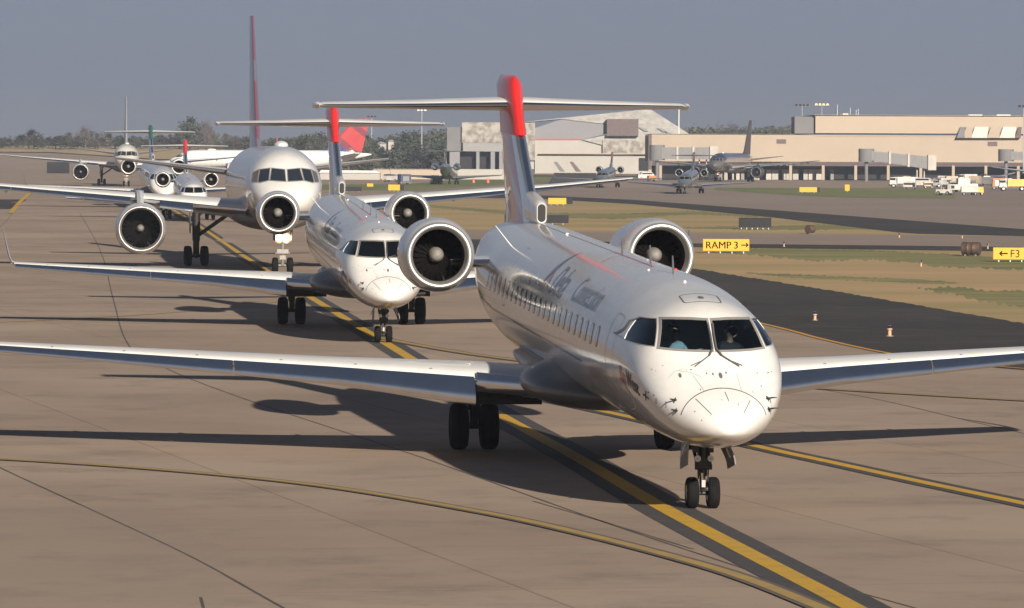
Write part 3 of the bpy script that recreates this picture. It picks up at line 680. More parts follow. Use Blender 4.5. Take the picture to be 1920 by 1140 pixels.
    for sy in (1, -1):
        wo = wing_mb(W, sy).build('wing', [M_winggrey, M_metal], root)
        for y0, y1 in ((2.42, 6.9), (6.93, 11.5)):
            slat_mb(W, y0, y1, sy).build('slat', [M_slatgrey, M_metal], wo)
        # hinge marks on the slats and the tip scratches
        b = MB()
        for y in (3.2, 4.6, 6.0, 7.6, 9.0, 10.4):
            xl, yy, zl, c, t = lerp_secs(W, y); b.box((xl+.045*c, y*sy, zl+.034*c*t/.12+.004), (.07, .05, .012))
        b.build('slat_track', M_line, wo, 0)
        for y in (4.3, 6.6, 8.7):
            xl, yy, zl, c, t = lerp_secs(W, y); S = []
            for u, r in ((.45, .02), (.6, .09), (.8, .13), (1.0, .10), (1.12, .02)):
                S.append([Vector((xl+u*c, y*sy+r*.55*math.cos(a), zl-.035*c-.03+r*math.sin(a))) for a in [2*PI*k/10 for k in range(10)]])
            MB().loft(S).build('flap_track_fairing', M_winggrey, wo)
        tipx, tipy, tipz, tc_, _ = W[-1]; S = []
        for k, (dx, dy, dz, c, t) in enumerate(((0, 0, 0, 1.45, .10), (.14, .10, .05, 1.28, .10), (.40, .20, .28, 1.0, .08), (.80, .30, .72, .72, .08), (1.15, .40, 1.20, .45, .08))):
            S.append([Vector((tipx+dx+u*c, (tipy+dy)*sy+v*c*t/.12*(-sy)*min(1, dz*4), tipz+dz+v*c*t/.12*(1-min(1, dz*4)))) for u, v in AF])
        mis = [1 if 8 <= i <= 14 else 0 for i in range(len(AF))]
        MB().loft(S, 0, True, True, mis).build('winglet', [M_winggrey, M_metal], wo)
        lb = MB(); lb.rev([(-.05, .02), (0, .06), (.10, .06), (.12, .01)], (tipx+.15, (tipy+.05)*sy, tipz+.02), (1, 0, 0), 10); lb.build('wing_tip_lamp', mat('lamp_glass', (.5, .5, .5), .1, 0, 1), wo)
        # fixed, rounded glove between fairing and slat
        S = []
        for y in (1.3, 1.8, 2.38):
            xl, yy, zl, c, t = lerp_secs(W, y); S.append([Vector((xl-.10+.20*math.cos(a)+.14, y*sy, zl-.03+.19*math.sin(a))) for a in [2*PI*k/20 for k in range(20)]])
        MB().loft(S).build('leading_edge_glove', M_metal, wo)
    # fin, tailplane
    FN = [(1.0, 27.2, 6.6, .036), (1.6, 27.9, 5.9, .036), (2.9, 30.2, 4.4, .044), (3.1, 30.55, 4.2, .045), (4.25, 32.0, 3.4, .10)]
    def finsec(z, X, c, t):
        out = []
        for u, v in [(a, b) for a, b in AF[:13]]+[(a, -b) for a, b in AF[11:0:-1]]:
            q = B.P(X+u*c, v*c*t/.072, z); out.append(q)
        return out
    S = [finsec(*q) for q in FN[:4]]; mis = [1 if 7 <= i <= 16 else 0 for i in range(len(S[0]))]
    fin = MB().loft(S, 0, True, True, mis).build('fin', [M_fin, M_metal], root)
    MB().loft([finsec(3.1, 30.50, 4.3, .050), finsec(3.5, 31.0, 3.9, .054), finsec(3.9, 31.4, 3.8, .062), finsec(4.15, 31.62, 3.7, .066), finsec(4.30, 31.78, 3.4, .052), finsec(4.38, 32.1, 2.6, .03)]).build('fin_cap', M_red, fin)
    b = MB(); q = B.P(26.6, 0, 1.82)
    def oval(X, a, h, dz=0): return [B.P(X, a*math.sin(t), 1.56+dz+(h-a)*(1 if math.cos(t) > 0 else -1)+a*math.cos(t)) for t in [2*PI*k/28+.01 for k in range(28)]]
    b.loft([oval(26.62, .085, .19), oval(26.60, .10, .21), oval(26.66, .12, .235), oval(27.0, .16, .27), oval(27.6, .19, .31, .03), oval(28.4, .17, .33, .06), oval(29.4, .08, .3, .1)], 0, True, False); b.build('air_scoop', M_white2, fin)
    b = MB(); b.loft([oval(26.62, .085, .19), oval(26.9, .08, .18)], 0, True, True); b.build('scoop_throat', M_dark, fin)
    ST = [(28.3, .0, 3.98, 2.75, .115), (29.6, 2.1, 3.93, 2.1, .105), (30.85, 4.05, 3.90, 1.35, .10), (31.05, 4.18, 3.90, 1.0, .06)]
    ST = [(x+.35, y, 2.38+z+.029*x-.22, c, t) for x, y, z, c, t in ST]
    for sy in (1, -1):
        so = MB().loft([section(s[0], s[1]*sy, s[2], s[3], s[4], .0) for s in ST], 0, True, True, [1 if 10 <= i <= 14 else 0 for i in range(len(AF))]).build('tailplane', [M_winggrey, M_metal], root)
        b = MB(); b.rev([(-.25, .015), (-.12, .06), (.2, .085), (.9, .07), (1.3, .02)], (ST[3][0], 4.19*sy, ST[3][2]), (1, 0, 0), 12); b.build('tip_fairing', M_white2, so)
    # engines on pylons
    for sy in (1, -1):
        eo = engine(root, (21.9, 2.32*sy, 3.76), .745, 4.5, toe=-.02*sy, inner=.75)
        S = []
        for y, xl, c, t in ((1.0, 22.8, 3.0, .10), (2.0, 22.5, 3.0, .08)):
            S.append([Vector((xl+u*c, y*sy, 3.55+v*c*t/.12*.9+.02)) for u, v in AF])
        MB().loft(S, 0, True, True, [1 if 8 <= i <= 15 else 0 for i in range(len(AF))]).build('pylon', [M_nac, M_metal], eo)
    # undercarriage
    ng = empty('nose_gear'); ng.parent = root
    b = MB(); b.tube((.02, 0, .28), (-.12, 0, 1.25), .045, .055, 14); b.tube((-.03, 0, .55), (-.12, 0, 1.25), .075, .085, 14); b.tube((0, -.26, .255), (0, .26, .255), .035, n=10)
    b.tube((.12, .0, .40), (.20, 0, .62), .03, n=8); b.tube((.20, 0, .62), (.02, 0, .80), .03, n=8); b.tube((-.02, .10, .78), (.5, .16, 1.25), .03, n=8); b.tube((-.02, -.10, .78), (.5, -.16, 1.25), .03, n=8)
    b.box((-.06, 0, .78), (.16, .26, .14)); b.box((-.04, 0, .98), (.14, .34, .09)); b.tube((-.10, -.14, .70), (-.10, .14, .70), .05, n=10); b.tube((-.13, .09, .50), (-.14, .10, .95), .014, n=6); b.tube((-.13, -.07, .45), (-.14, -.09, .95), .012, n=6)
    b.build('strut', M_gear, ng)
    b = MB()
    for yy in (-.11, .11): b.rev([(-.02, .01), (-.02, .055), (.06, .05), (.08, .01)], (-.17, yy, .84), (1, 0, 0), 12)
    b.build('taxi_lamp', M_dullmetal, ng)
    b = MB(); b.tube((-.03, .02, .26), (-.10, .02, .60), .022, n=8); b.box((-.10, 0, .42), (.04, .06, .12)); b.build('polished_piston', M_metal, ng)
    for yy in (-.175, .175):
        h, q = wheel_obj((0, yy, .262), .262, .20, ng); q.build('rim', M_dullmetal, ng)
    for sy in (1, -1):
        b = MB(); S = []
        for k in range(5):
            t = k/4; zt = 1.12-t*.42; yy = sy*(.30+(.16 if sy < 0 else .02)*math.sin(t*1.5)); S.append([Vector((-.55, yy, zt+.06)), Vector((.28, yy, zt-.06)), Vector((.28, yy+sy*.02, zt-.06)), Vector((-.55, yy+sy*.02, zt+.06))])
        b.loft(S); b.build('gear_door', M_fairing, ng); b = MB(); b.tube((-.3, sy*.30, 1.16), (-.3, sy*.42, .86), .015, n=6); b.build('door_link', M_white2, ng)
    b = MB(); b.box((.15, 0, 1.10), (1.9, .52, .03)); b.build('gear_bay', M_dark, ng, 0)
    for sy in (1, -1):
        mg = empty('main_gear'); mg.parent = root; X = 17.3; Y = 2.06*sy
        b = MB(); b.tube((X, Y, .47), (X-.1, Y, 1.75), .085, .11, 14); b.tube((X, Y, .8), (X-.05, Y, 1.2), .12, .13, 14); b.tube((X, Y-.42, .47), (X, Y+.42, .47), .06, n=12)
        b.tube((X-.05, Y, .95), (X-.1, 1.15*sy, 1.55), .045, n=10); b.tube((X-.05, Y, 1.12), (X-.1, 1.6*sy, 1.62), .035, n=10); b.tube((X+.1, Y, .55), (X+.32, Y, .85), .035, n=8); b.tube((X+.32, Y, .85), (X+.05, Y, 1.1), .035, n=8)
        b.tube((X-.13, Y+.06, .5), (X-.15, Y+.07, 1.6), .016, n=6); b.tube((X-.10, Y-.09, .6), (X-.15, Y-.08, 1.6), .014, n=6); b.box((X-.08, Y, 1.45), (.3, .26, .22)); b.tube((X-.3, Y+.02, 1.45), (X-.3, Y-.3, 1.65), .03, n=8)
        b.build('strut', M_gear, mg)
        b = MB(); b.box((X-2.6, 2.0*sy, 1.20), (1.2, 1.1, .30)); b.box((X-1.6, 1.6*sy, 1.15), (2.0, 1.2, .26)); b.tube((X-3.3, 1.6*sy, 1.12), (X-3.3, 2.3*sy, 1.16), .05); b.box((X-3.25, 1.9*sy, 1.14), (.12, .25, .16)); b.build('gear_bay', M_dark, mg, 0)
        for yy in (-.30, .30):
            h, q = wheel_obj((X, Y+yy, .465), .465, .36, mg); q.build('rim', M_gear, mg)
    return root

J = [(0, -.70, -.70, .0, -.70), (.05, -.52, -.88, .18, -.70), (.2, -.34, -1.03, .40, -.68), (.5, -.12, -1.22, .70, -.62), (1.0, .16, -1.42, 1.06, -.50), (1.6, .46, -1.60, 1.35, -.38), (2.2, .78, -1.72, 1.54, -.25), (2.9, 1.20, -1.82, 1.68, -.12), (3.5, 1.50, -1.88, 1.76, -.05),
     (4.5, 1.78, -1.94, 1.84, 0), (6, 1.94, -1.98, 1.88, 0), (8, 2.0, -2.0, 1.88, 0), (32, 2.0, -2.0, 1.88, 0), (37, 1.95, -1.35, 1.6, .25), (42, 1.6, -.2, .95, .7), (46, 1.3, .75, .25, 1.0), (46.6, 1.2, .95, .08, 1.05)]
def make_jet(label, fus_m, fin_m, lit=False, name='airliner', eng_m=None, detail=True):
    B = Body(J, 5.7, 4.22, 0.0)
    root = empty(name); tag(root, label, 'airplane')
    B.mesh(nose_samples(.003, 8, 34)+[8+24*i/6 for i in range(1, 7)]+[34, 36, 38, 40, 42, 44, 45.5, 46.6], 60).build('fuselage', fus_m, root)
    for sy in (1, -1):
        for poly in ([(0.06*sy, .30), (.07*sy, .84), (.66*sy, .90), (.78*sy, .34)], [(.86*sy, .34), (.76*sy, .90), (1.20*sy, .84), (1.32*sy, .30), (1.28*sy, .24)], [(1.38*sy, .26), (1.27*sy, .83), (1.50*sy, .70), (1.585*sy, .28)]):
            gl = patch(poly, lambda y, z: B.front(y, z, .010), .12).build('cockpit_window', M_darkglass if abs(poly[0][0]) < 1.3 else mat('side_window_glass', (.10, .075, .06), .15, 0, .8), root)
            if detail: fr = MB(); ring(poly, .035, lambda y, z: B.front(y, z, .014), fr); fr.build('window_frame', M_frame, gl, 0)
    if detail:
        for sy in (1, -1):
            for k in range(40):
                X = 8.0+.72*k
                patch(roundpoly(.23, .33, .10, X, 2.40, 2), lambda x, s: B.skin(x, sy*s/1.92, .010), .2).build('cabin_window', M_darkglass, root)
        b = MB(); b.rev([(-.02, .005), (.02, .10), (.3, .22), (.8, .24), (1.4, .2), (1.9, .05)], B.P(9.0, -.1, 2.02), (1, 0, 0), 12, sq=1.5); b.build('roof_aerial_dome', M_white2, root)
        b = MB(); b.rev([(-.02, .10), (.06, .08), (.1, .01)], B.P(12, 0, 2.0), (0, 0, 1), 10); b.tube(B.P(12, 0, 2), B.P(12.1, 0, 2.4), .02, n=6); b.build('roof_beacon', M_red, root)
    FT = [(12.6, -1.5, -1.95, .5, -1.8), (14, -.9, -2.20, 1.95, -1.5), (16, -.5, -2.28, 2.25, -1.3), (22, -.6, -2.28, 2.2, -1.3), (26, -1.0, -2.2, 1.9, -1.5), (29, -1.6, -2.0, .5, -1.8)]
    Body(FT, 5.7, 4.22, 0).mesh([12.6+16.4*i/24 for i in range(25)], 36).build('belly_fairing', M_fairing, root)
    W = [(13.0, 1.5, -1.2, 8.2, .125), (13.7, 2.8, -1.08, 7.6, .12), (16.2, 7.4, -.62, 4.9, .11), (20.0, 14.5, -.05, 3.0, .10), (22.4, 19.0, .38, 1.75, .09)]
    W = [(x-5.7, y, 4.22+z, c, t) for x, y, z, c, t in W]
    for sy in (1, -1):
        wo = wing_mb(W, sy).build('wing', [M_winggrey, M_metal], root)
        for y0, y1 in ((4.1, 5.75), (7.2, 13.2), (13.25, 18.7)):
            slat_mb(W, y0, y1, sy, .62).build('slat', [M_slatgrey, M_metal], wo)
        for y in (5.2, 9.5, 13.5):
            xl, yy, zl, c, t = lerp_secs(W, y); S = []
            for u, r in ((.45, .03), (.6, .14), (.8, .2), (1.0, .16), (1.15, .03)):
                S.append([Vector((xl+u*c, y*sy+r*.55*math.cos(a), zl-.03*c-.05+r*math.sin(a))) for a in [2*PI*k/8 for k in range(8)]])
            MB().loft(S).build('flap_track_fairing', M_winggrey, wo)
        eo = engine(root, (7.6, 6.72*sy, 2.06), 1.24, 6.6, inner=.80, nacm=eng_m, fans=26, sp=.72)
        S = []
        for z, x0, x1, t in ((3.20, 8.3, 13.5, .20), (3.75, 9.6, 14.0, .22), (3.95, 10.2, 14.2, .20)):
            S.append([Vector((x0+(x1-x0)*a, 6.72*sy+tt*t, z)) for a, tt in ((0, 0), (.08, .8), (.4, 1), (1, .2), (1, -.2), (.4, -1), (.08, -.8))])
        MB().loft(S).build('pylon', M_nac, eo)
    FN = [(1.6, 34.0, 10.4, .045), (2.4, 36.2, 8.4, .055), (9.28, 43.0, 3.2, .06)]
    def fs(z, X, c, t): return [B.P(X+u*c, v*c*t/.072*.62, z) for u, v in [(a, b) for a, b in AF[:13]]+[(a, -b) for a, b in AF[11:0:-1]]]
    MB().loft([fs(*q) for q in FN], 0, True, True, None).build('fin', [fin_m], root)
    ST = [(38.6, .6, .45, 4.4, .10), (42.4, 7.6, 1.32, 1.5, .09)]
    for sy in (1, -1):
        MB().loft([section(a-5.7, y*sy, 4.22+z, c, t, 0) for a, y, z, c, t in ST], 0, True, True, [1 if 8 <= i <= 15 else 0 for i in range(len(AF))]).build('tailplane', [M_winggrey, M_dullmetal], root)
    ng = empty('nose_gear'); ng.parent = root
    b = MB(); b.tube((0, 0, .42), (-.15, 0, 2.4), .08, .10, 14); b.tube((0, -.30, .42), (0, .30, .42), .05, n=10); b.tube((0, 0, .9), (.8, 0, 2.3), .05, n=8); b.box((-.05, 0, 1.1), (.22, .55, .20)); b.box((-.05, 0, .80), (.18, .30, .20)); b.tube((-.1, -.35, 1.0), (-.1, .35, 1.0), .06, n=8)
    b.build('strut', M_gearw, ng)
    for yy in (-.36, .36):
        h, q = wheel_obj((0, yy, .40), .40, .30, ng); q.build('rim', M_gearw, ng)
    for sy in (1, -1):
        b = MB(); b.box((-.2, .42*sy, 2.0), (1.6, .04, .75)); b.build('gear_door', M_gear, ng, 0)
    b = MB(); b.box((.02, 0, 1.72), (.10, .40, .06)); b.build('lamp_bracket', M_gear, ng, 0)
    for yy in (-.17, .17):
        b = MB(); b.rev([(0, .004), (-.02, .12), (.0, .168), (.12, .15), (.16, .02)], (-.22, yy, 1.75), (1, 0, 0), 16); lo_ = b.build('landing_lamp', M_lamp if lit else M_dullmetal, ng)
        if lit: MB().rev([(0, .16), (-.03, .25), (.02, .27), (.05, .17)], (-.20, yy, 1.75), (1, 0, 0), 20, close=True).build('lamp_glow_ring', emit_mat('imitated_lamp_glow', (1.0, .42, .14), .42), lo_)  # added emissive ring imitating the orange glow around the lit lamp
    for sy in (1, -1):
        mg = empty('main_gear'); mg.parent = root; X = 18.3; Y = 3.66*sy
        b = MB(); b.tube((X, Y, .52), (X-.1, Y, 3.3), .16, .19, 14); b.tube((X, Y, 1.3), (X-.1, Y, 3.1), .2, .22, 14); b.tube((X-.62, Y, .5), (X+.62, Y, .5), .11, n=10)
        for dx in (-.57, .57): b.tube((X+dx, Y-.55, .5), (X+dx, Y+.55, .5), .07, n=10)
        b.tube((X-.05, Y, 1.5), (X-.1, 1.9*sy, 2.75), .10, n=10); b.tube((X-.05, Y, 2.5), (X-.1, 2.9*sy, 3.1), .06, n=8); b.box((X, Y+.32*sy, 2.3), (.9, .05, 1.2)); b.build('strut', M_gear, mg)
        for dx in (-.57, .57):
            for yy in (-.43, .43):
                h, q = wheel_obj((X+dx, Y+yy, .51), .51, .40, mg); q.build('rim', M_gear, mg)
    return root

def place(o, X, Y, psi, s=1.0):
    """nose wheel at (X, Y), heading psi away from straight at the camera (positive = towards picture right)"""
    o.location = (X, Y, terrain(X, Y)); o.rotation_euler = (0, 0, PI/2+psi); o.scale = (s, s, s); return o

exec_parts = True
crj1 = place(make_crj('white twin-engine regional jet nearest the camera, red-topped T tail, two pilots behind its windscreen'), 3.175, 86.25, .1085)
crj1['group'] = 'jets queuing on the taxiway'
crj2 = place(copy_tree(crj1), -3.988, 161.3, .088)
crj2['label'] = 'white regional jet with red-topped T tail, second in the queue behind the nearest jet'
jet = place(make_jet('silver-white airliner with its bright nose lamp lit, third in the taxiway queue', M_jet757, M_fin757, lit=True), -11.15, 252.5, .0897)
jet['group'] = 'jets queuing on the taxiway'
def PXQ(u, Y): return (u-960)/F*Y
SWG = {'red_paint': M_green, 'red_and_blue_fin_paint': mat('pale_fin_paint', (.32, .36, .42), .3, 0, .5)}
d = place(copy_tree(crj1, swap=SWG), PXQ(306, 455), 455, .108); d['label'] = 'far regional jet with a dark green topped T tail, black band round its windscreen'
e = place(copy_tree(crj1, swap={'red_and_blue_fin_paint': M_dullmetal, 'white_aircraft_paint': M_white2}), PXQ(362, 405), 405, .089, .85); e['label'] = 'small regional jet behind the airliner wing, low nose between two round engines, red tail top'
SWJ = {'fin_paint': mat('grey_fin_paint', (.30, .30, .33), .4), 'silver_white_paint': mat('cream_jet_paint', (.50, .49, .44), .35, 0, .5)}
f = place(copy_tree(jet, swap={**SWJ, 'lit_lamp': M_dullmetal}), PXQ(236, 700), 700, .075, .92); f['label'] = 'cream airliner farthest back in the taxiway queue, thin grey fin'
for o in (d, e, f): o['group'] = 'jets queuing on the taxiway'
# parked and moving aircraft on the ramp
wj = place(copy_tree(jet, swap={'silver_white_paint': M_white2, 'fin_paint': fin_mat('red_blue_tail_paint', (.02, .035, .14), (.14, .01, .03), (.36, .016, .02), 26, 54, -.8), 'lit_lamp': M_dullmetal}), PXQ(362, 1195), 1195, -PI/2+.08)
wj['label'] = 'white airliner parked side-on in the distance, red and blue fin beside the hangar trees'; wj.location.z = 0.3; wj['group'] = 'aircraft on the far ramp'
nj = place(copy_tree(jet, swap={'silver_white_paint': M_navyjet, 'fin_paint': mat('dark_fin_paint', (.035, .03, .04), .5), 'lit_lamp': M_dullmetal, 'nacelle_grey_paint': mat('navy_nacelle_paint', (.04, .045, .06), .4), 'wing_grey_paint': mat('dull_wing_grey', (.20, .20, .21), .5), 'slat_top_paint': mat('dull_wing_grey', (.20, .20, .21)), 'intake_lip_metal': M_dullmetal}), PXQ(1347, 1120), 1120, -.22)
nj['label'] = 'dark blue airliner parked in front of the tan terminal, tall dark fin'; nj['group'] = 'aircraft on the far ramp'
SWK = {'white_aircraft_paint': M_greyjet, 'red_paint': mat('brown_fin_paint', (.16, .08, .07), .4), 'red_and_blue_fin_paint': mat('grey_blue_fin_paint', (.07, .08, .12), .4), 'nacelle_grey_paint': M_greyjet, 'plain_white_paint': M_greyjet, 'wing_grey_paint': mat('dull_wing_grey', (.20, .20, .21)), 'slat_top_paint': mat('dull_wing_grey', (.20, .20, .21)), 'intake_lip_metal': M_dullmetal, 'spinner_grey': M_dullmetal}
k1 = place(copy_tree(crj1, swap=SWK), PXQ(1283, 770), 770, -.09, .82); k1['label'] = 'small grey-blue regional jet taxiing on the far taxiway below the dark airliner'; k1['group'] = 'aircraft on the far ramp'
k2 = place(copy_tree(crj1, swap=SWK), PXQ(1128, 905), 905, -.09, .82); k2['label'] = 'small grey regional jet on the far ramp in front of the white hangar wall'; k2['group'] = 'aircraft on the far ramp'
k3 = place(copy_tree(crj1, swap={**SWK, 'red_and_blue_fin_paint': M_blue, 'red_paint': M_blue}), PXQ(842, 1000), 1000, PI-.02, .9); k3['label'] = 'navy-tailed jet facing away in front of the grey building with dark doorways'; k3['group'] = 'aircraft on the far ramp'
k4 = place(copy_tree(jet, swap={'silver_white_paint': M_greyjet, 'lit_lamp': M_dullmetal, 'fin_paint': M_blue}), PXQ(1945, 980), 980, -.5, .8); k4['label'] = 'grey airliner cut off by the right edge of the photo, only its near engine showing'; k4['group'] = 'aircraft on the far ramp'
# strip lettering and small parts the far copies cannot show
for o in (d, e, f, wj, nj, k1, k2, k3, k4):
    for c in [c for c in bpy.data.objects if c.parent == o]:
        if c.name.split('.')[0] in ('lettering', 'emblem', 'paint_chip', 'nose_seam', 'wiper', 'panel_seam', 'roof_hatch', 'hatch_handle', 'side_stripe', 'radome_seam', 'pitot_probe', 'cabin_window', 'roof_beacon', 'blade_aerial', 'whip_aerial', 'red_roof_stripe', 'roof_seam', 'instrument_panel'):
            for cc in [x for x in bpy.data.objects if x.parent == c]: bpy.data.objects.remove(cc)
            bpy.data.objects.remove(c)

# ------------------------------------------------------------------ pilots in the nearest cockpit
def skin_mesh(name, verts, edges, radii, mats, parent, sub=2):
    me = bpy.data.meshes.new(name); me.from_pydata(verts, edges, []); o = bpy.data.objects.new(name, me); COL.objects.link(o)
    md = o.modifiers.new('s', 'SKIN'); md.use_smooth_shade = True; s2 = o.modifiers.new('d', 'SUBSURF'); s2.levels = sub; s2.render_levels = sub
    if not me.skin_vertices: me.skin_vertices.new()
    for i, r in enumerate(radii):
        me.skin_vertices[0].data[i].radius = r if isinstance(r, tuple) else (r, r); me.skin_vertices[0].data[i].use_root = (i == 0)
    dg = bpy.context.evaluated_depsgraph_get(); dg.update(); m2 = bpy.data.meshes.new_from_object(o.evaluated_get(dg)); o.modifiers.clear(); o.data = m2; m2.materials.clear(); m2.materials.append(mats)
    for p in m2.polygons: p.use_smooth = True
    o.parent = parent; return o
M_skinc = mat('skin', (.42, .24, .17), .5, noise=.1, nscale=20); M_hair = mat('dark_hair', (.02, .015, .012), .6, noise=.3, nscale=30)
def pilot(label, side, shirt, jacket=False, lean=0.0):
    """seated figure, local x = forward, y = left, z = up, seat at the origin"""
    r = empty('person')
    V = [(0, 0, .06), (.0, 0, .22), (.005, 0, .38), (.02, 0, .48), (.05, 0, .585), (.065, 0, .64), (.075, 0, .70), (.07, 0, .78), (.05, 0, .82)]
    Rr = [(.14, .12), (.10, .09), (.11, .09), (.08, .07), .050, .055, (.082, .09), (.085, .095), .06]
    Ed = [(i, i+1) for i in range(8)]
    def limb(root, pts, rad):
        k = root
        for p, q in zip(pts, rad): V.append(p); Rr.append(q); Ed.append((k, len(V)-1)); k = len(V)-1
        return k
    for s in (1, -1):
        hnd = limb(3, [(.02, .17*s, .47), (.08, .23*s, .33), (.16, .26*s, .20), (.30, .22*s, .24), (.42, .18*s, .30), (.48, .17*s, .31)], [.06, .048, .042, .037, .026, .028])
        for fy, ln in ((-.030, .062), (-.010, .075), (.010, .070), (.028, .055)):
            limb(hnd, [(.52, (.17+fy)*s, .315), (.52+ln*.5, (.17+fy)*s, .312), (.52+ln*.75, (.17+fy)*s, .285)], [.010, .009, .008])
        limb(hnd, [(.485, (.17-.045)*s, .305), (.515, (.17-.06)*s, .29)], [.011, .009])
        limb(0, [(.10, .09*s, .05), (.30, .12*s, .08), (.47, .13*s, .09), (.50, .13*s, -.10), (.52, .13*s, -.32), (.60, .13*s, -.36)], [.085, .078, .062, .055, .042, .035])
    b = skin_mesh('body', V, Ed, Rr, M_skinc, r)
    # shirt: the same torso and sleeves a little larger
    k = 4; V2 = [(0, 0, .06), (.01, 0, .22), (.02, 0, .38), (.03, 0, .50), (.045, 0, .575)]; E2 = [(0, 1), (1, 2), (2, 3), (3, 4)]; R2 = [(.17, .15), (.16, .14), (.20, .15), (.17, .125), .075]
    for s in (1, -1):
        kk = 3
        for p, q in zip([(.02, .17*s, .47), (.08, .23*s, .33), (.16, .26*s, .20)]+([(.30, .22*s, .24), (.40, .187*s, .29)] if jacket else []), [.085, .070, .060, .050, .040]):
            V2.append(p); R2.append(q); E2.append((kk, len(V2)-1)); kk = len(V2)-1
    skin_mesh('jacket' if jacket else 'shirt', V2, E2, R2, shirt, r)
    h = MB(); S = []
    for k in range(7):
        a = PI/2*k/6; S.append([Vector((.058+(.103*math.cos(a))*math.cos(t)-.012, .098*math.cos(a)*math.sin(t), .765+.105*math.sin(a)+.018*math.cos(t))) for t in [2*PI*i/20 for i in range(20)]])
    h.loft(S); h.build('hair', M_hair, r)
    n = MB(); n.loft([[Vector((.148, -.012, .70)), Vector((.148, .012, .70)), Vector((.150, .0, .745))], [Vector((.178, -.010, .705)), Vector((.178, .010, .705)), Vector((.158, 0, .742))]]); n.build('nose', M_skinc, r)
    g_ = MB()
    for s in (1, -1): g_.rev([(0, .004), (.004, .03), (.010, .03), (.014, .004)], (.158, .036*s, .742), (1, 0, 0), 14)
    g_.box((.162, 0, .745), (.008, .02, .008)); g_.build('sunglasses', M_dark, r)
    for s in (1, -1): MB().rev([(0, .01), (.004, .028), (.014, .028), (.018, .008)], (.06, .085*s, .735), (0, s, 0), 12).build('ear', M_skinc, r)
    m_ = MB(); m_.box((.155, 0, .672), (.006, .045, .009)); m_.build('mouth', mat('lips', (.30, .12, .10)), r)
    hs = MB(); hs.tube((.07, .10, .74), (.07, .115, .74), .035, n=12); hs.tube((.07, .10, .745), (.16, .06, .675), .005, n=6); hs.build('headset', M_dark, r)
    tag(r, label, 'person'); r.location = P_LOC = None or (0, 0, 0); return r
ps_ = crj1.rotation_euler.z
def in_plane(o, lx, ly, lz, turn=0.0):
    c, s = math.cos(ps_), math.sin(ps_); o.location = (crj1.location.x+lx*c-ly*s, crj1.location.y+lx*s+ly*c, lz); o.rotation_euler = (0, 0, ps_+PI+turn)
in_plane(pilot('pilot in a light blue short-sleeved shirt at the windscreen pane on the photo left', 1, mat('light_blue_shirt', (.40, .60, .68), .8, noise=.15, nscale=12)), .03, .52, 2.22, .3)
in_plane(pilot('pilot in a dark jacket and sunglasses behind the windscreen pane on the photo right', -1, mat('dark_jacket', (.035, .04, .05), .8, noise=.3, nscale=12), True), .03, -.44, 2.22, .05)

# ------------------------------------------------------------------ buildings (u, v are picture points used to find where they stand)
M_tan = mat('tan_wall', (.37, .305, .24), .85, noise=.07, nscale=.15)
M_tan2 = mat('tan_wall_lower', (.35, .29, .23), .85, noise=.09, nscale=.12)
M_whitewall = mat('white_wall', (.36, .345, .325), .85, noise=.12, nscale=.15)
M_rooftin = mat('weathered_tin_roof', (.34, .335, .32), .7, noise=.35, nscale=.55, thr=(.35, .62), stretch=(1, 1, 2.2))
M_rust = mat('weathered_panel', (.32, .305, .28), .8, noise=.5, nscale=.7, thr=(.38, .60), col2=(.15, .135, .12))
M_greywall = mat('grey_wall', (.16, .16, .17), .85, noise=.2, nscale=.3)
M_greyw2 = mat('dark_grey_sheet', (.20, .20, .22), .8, noise=.08, nscale=.2)
M_brownlv = mat('brown_louvre', (.13, .10, .10), .8, noise=.3, nscale=1.5)
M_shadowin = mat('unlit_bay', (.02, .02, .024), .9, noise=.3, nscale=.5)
M_darkred = mat('dark_red_trim', (.14, .03, .03), .8)
M_jetw = mat('jetway_grey', (.20, .205, .20), .6, noise=.25, nscale=.8)
M_pale = mat('pale_equipment', (.40, .38, .35), .6, noise=.2, nscale=1)
M_skylight = mat('skylight_panel', (.55, .57, .50), .5, noise=.25, nscale=.4)
M_post = mat('galvanised_post', (.40, .40, .40), .5, .4)
def wbox(b, u0, u1, v0, v1, Y, D, mi=0, Yd=0.0):
    """box whose front face shows at picture columns u0..u1, rows v0 (top)..v1 (bottom)"""
    p = AT(u0, v0, Y); q = AT(u1, v1, Y)
    b.box(((p.x+q.x)/2, Y+D/2+Yd, (p.z+q.z)/2), (q.x-p.x, D, p.z-q.z), mi); return b
def part(name, m, parent, *boxes):
    b = MB()
    for k in boxes: wbox(b, *k)
    return b.build(name, m, parent, 0)
def rooted(name, u, Y, label, cat, group=None):
    p = AT(u, 300, Y); e = empty(name, (p.x, Y, terrain(p.x, Y))); tag(e, label, cat, group); return e
def local(e):      # children are built in world coordinates: shift them to the thing's own origin
    for c in [x for x in bpy.data.objects if x.parent == e]:
        if c.type == 'MESH':
            c.data.transform(Matrix.Translation(-Vector(e.location)))
            for g_ in [x for x in bpy.data.objects if x.parent == c]:
                if g_.type == 'MESH': g_.data.transform(Matrix.Translation(-Vector(e.location)))
YT = 1195
t = rooted('terminal_building', 1640, YT, 'long tan airport terminal with a raised upper storey and slanted skylights', 'building')
part('wall', M_tan2, t, (1222, 2090, 252, 305.5, YT, 60))
part('upper_storey', M_tan, t, (1529, 2090, 217.5, 251.7, YT+.4, 50))
part('parapet', mat('pale_coping', (.42, .37, .31), .8), t, (1527, 2092, 215.8, 217.4, YT, 51)); part('parapet', MATS['pale_coping'], t, (1220, 1489, 250.6, 251.9, YT-.3, 58))
part('floor_line', MATS['pale_coping'], t, (1529, 1795, 255.4, 256.4, YT-.15, .14))
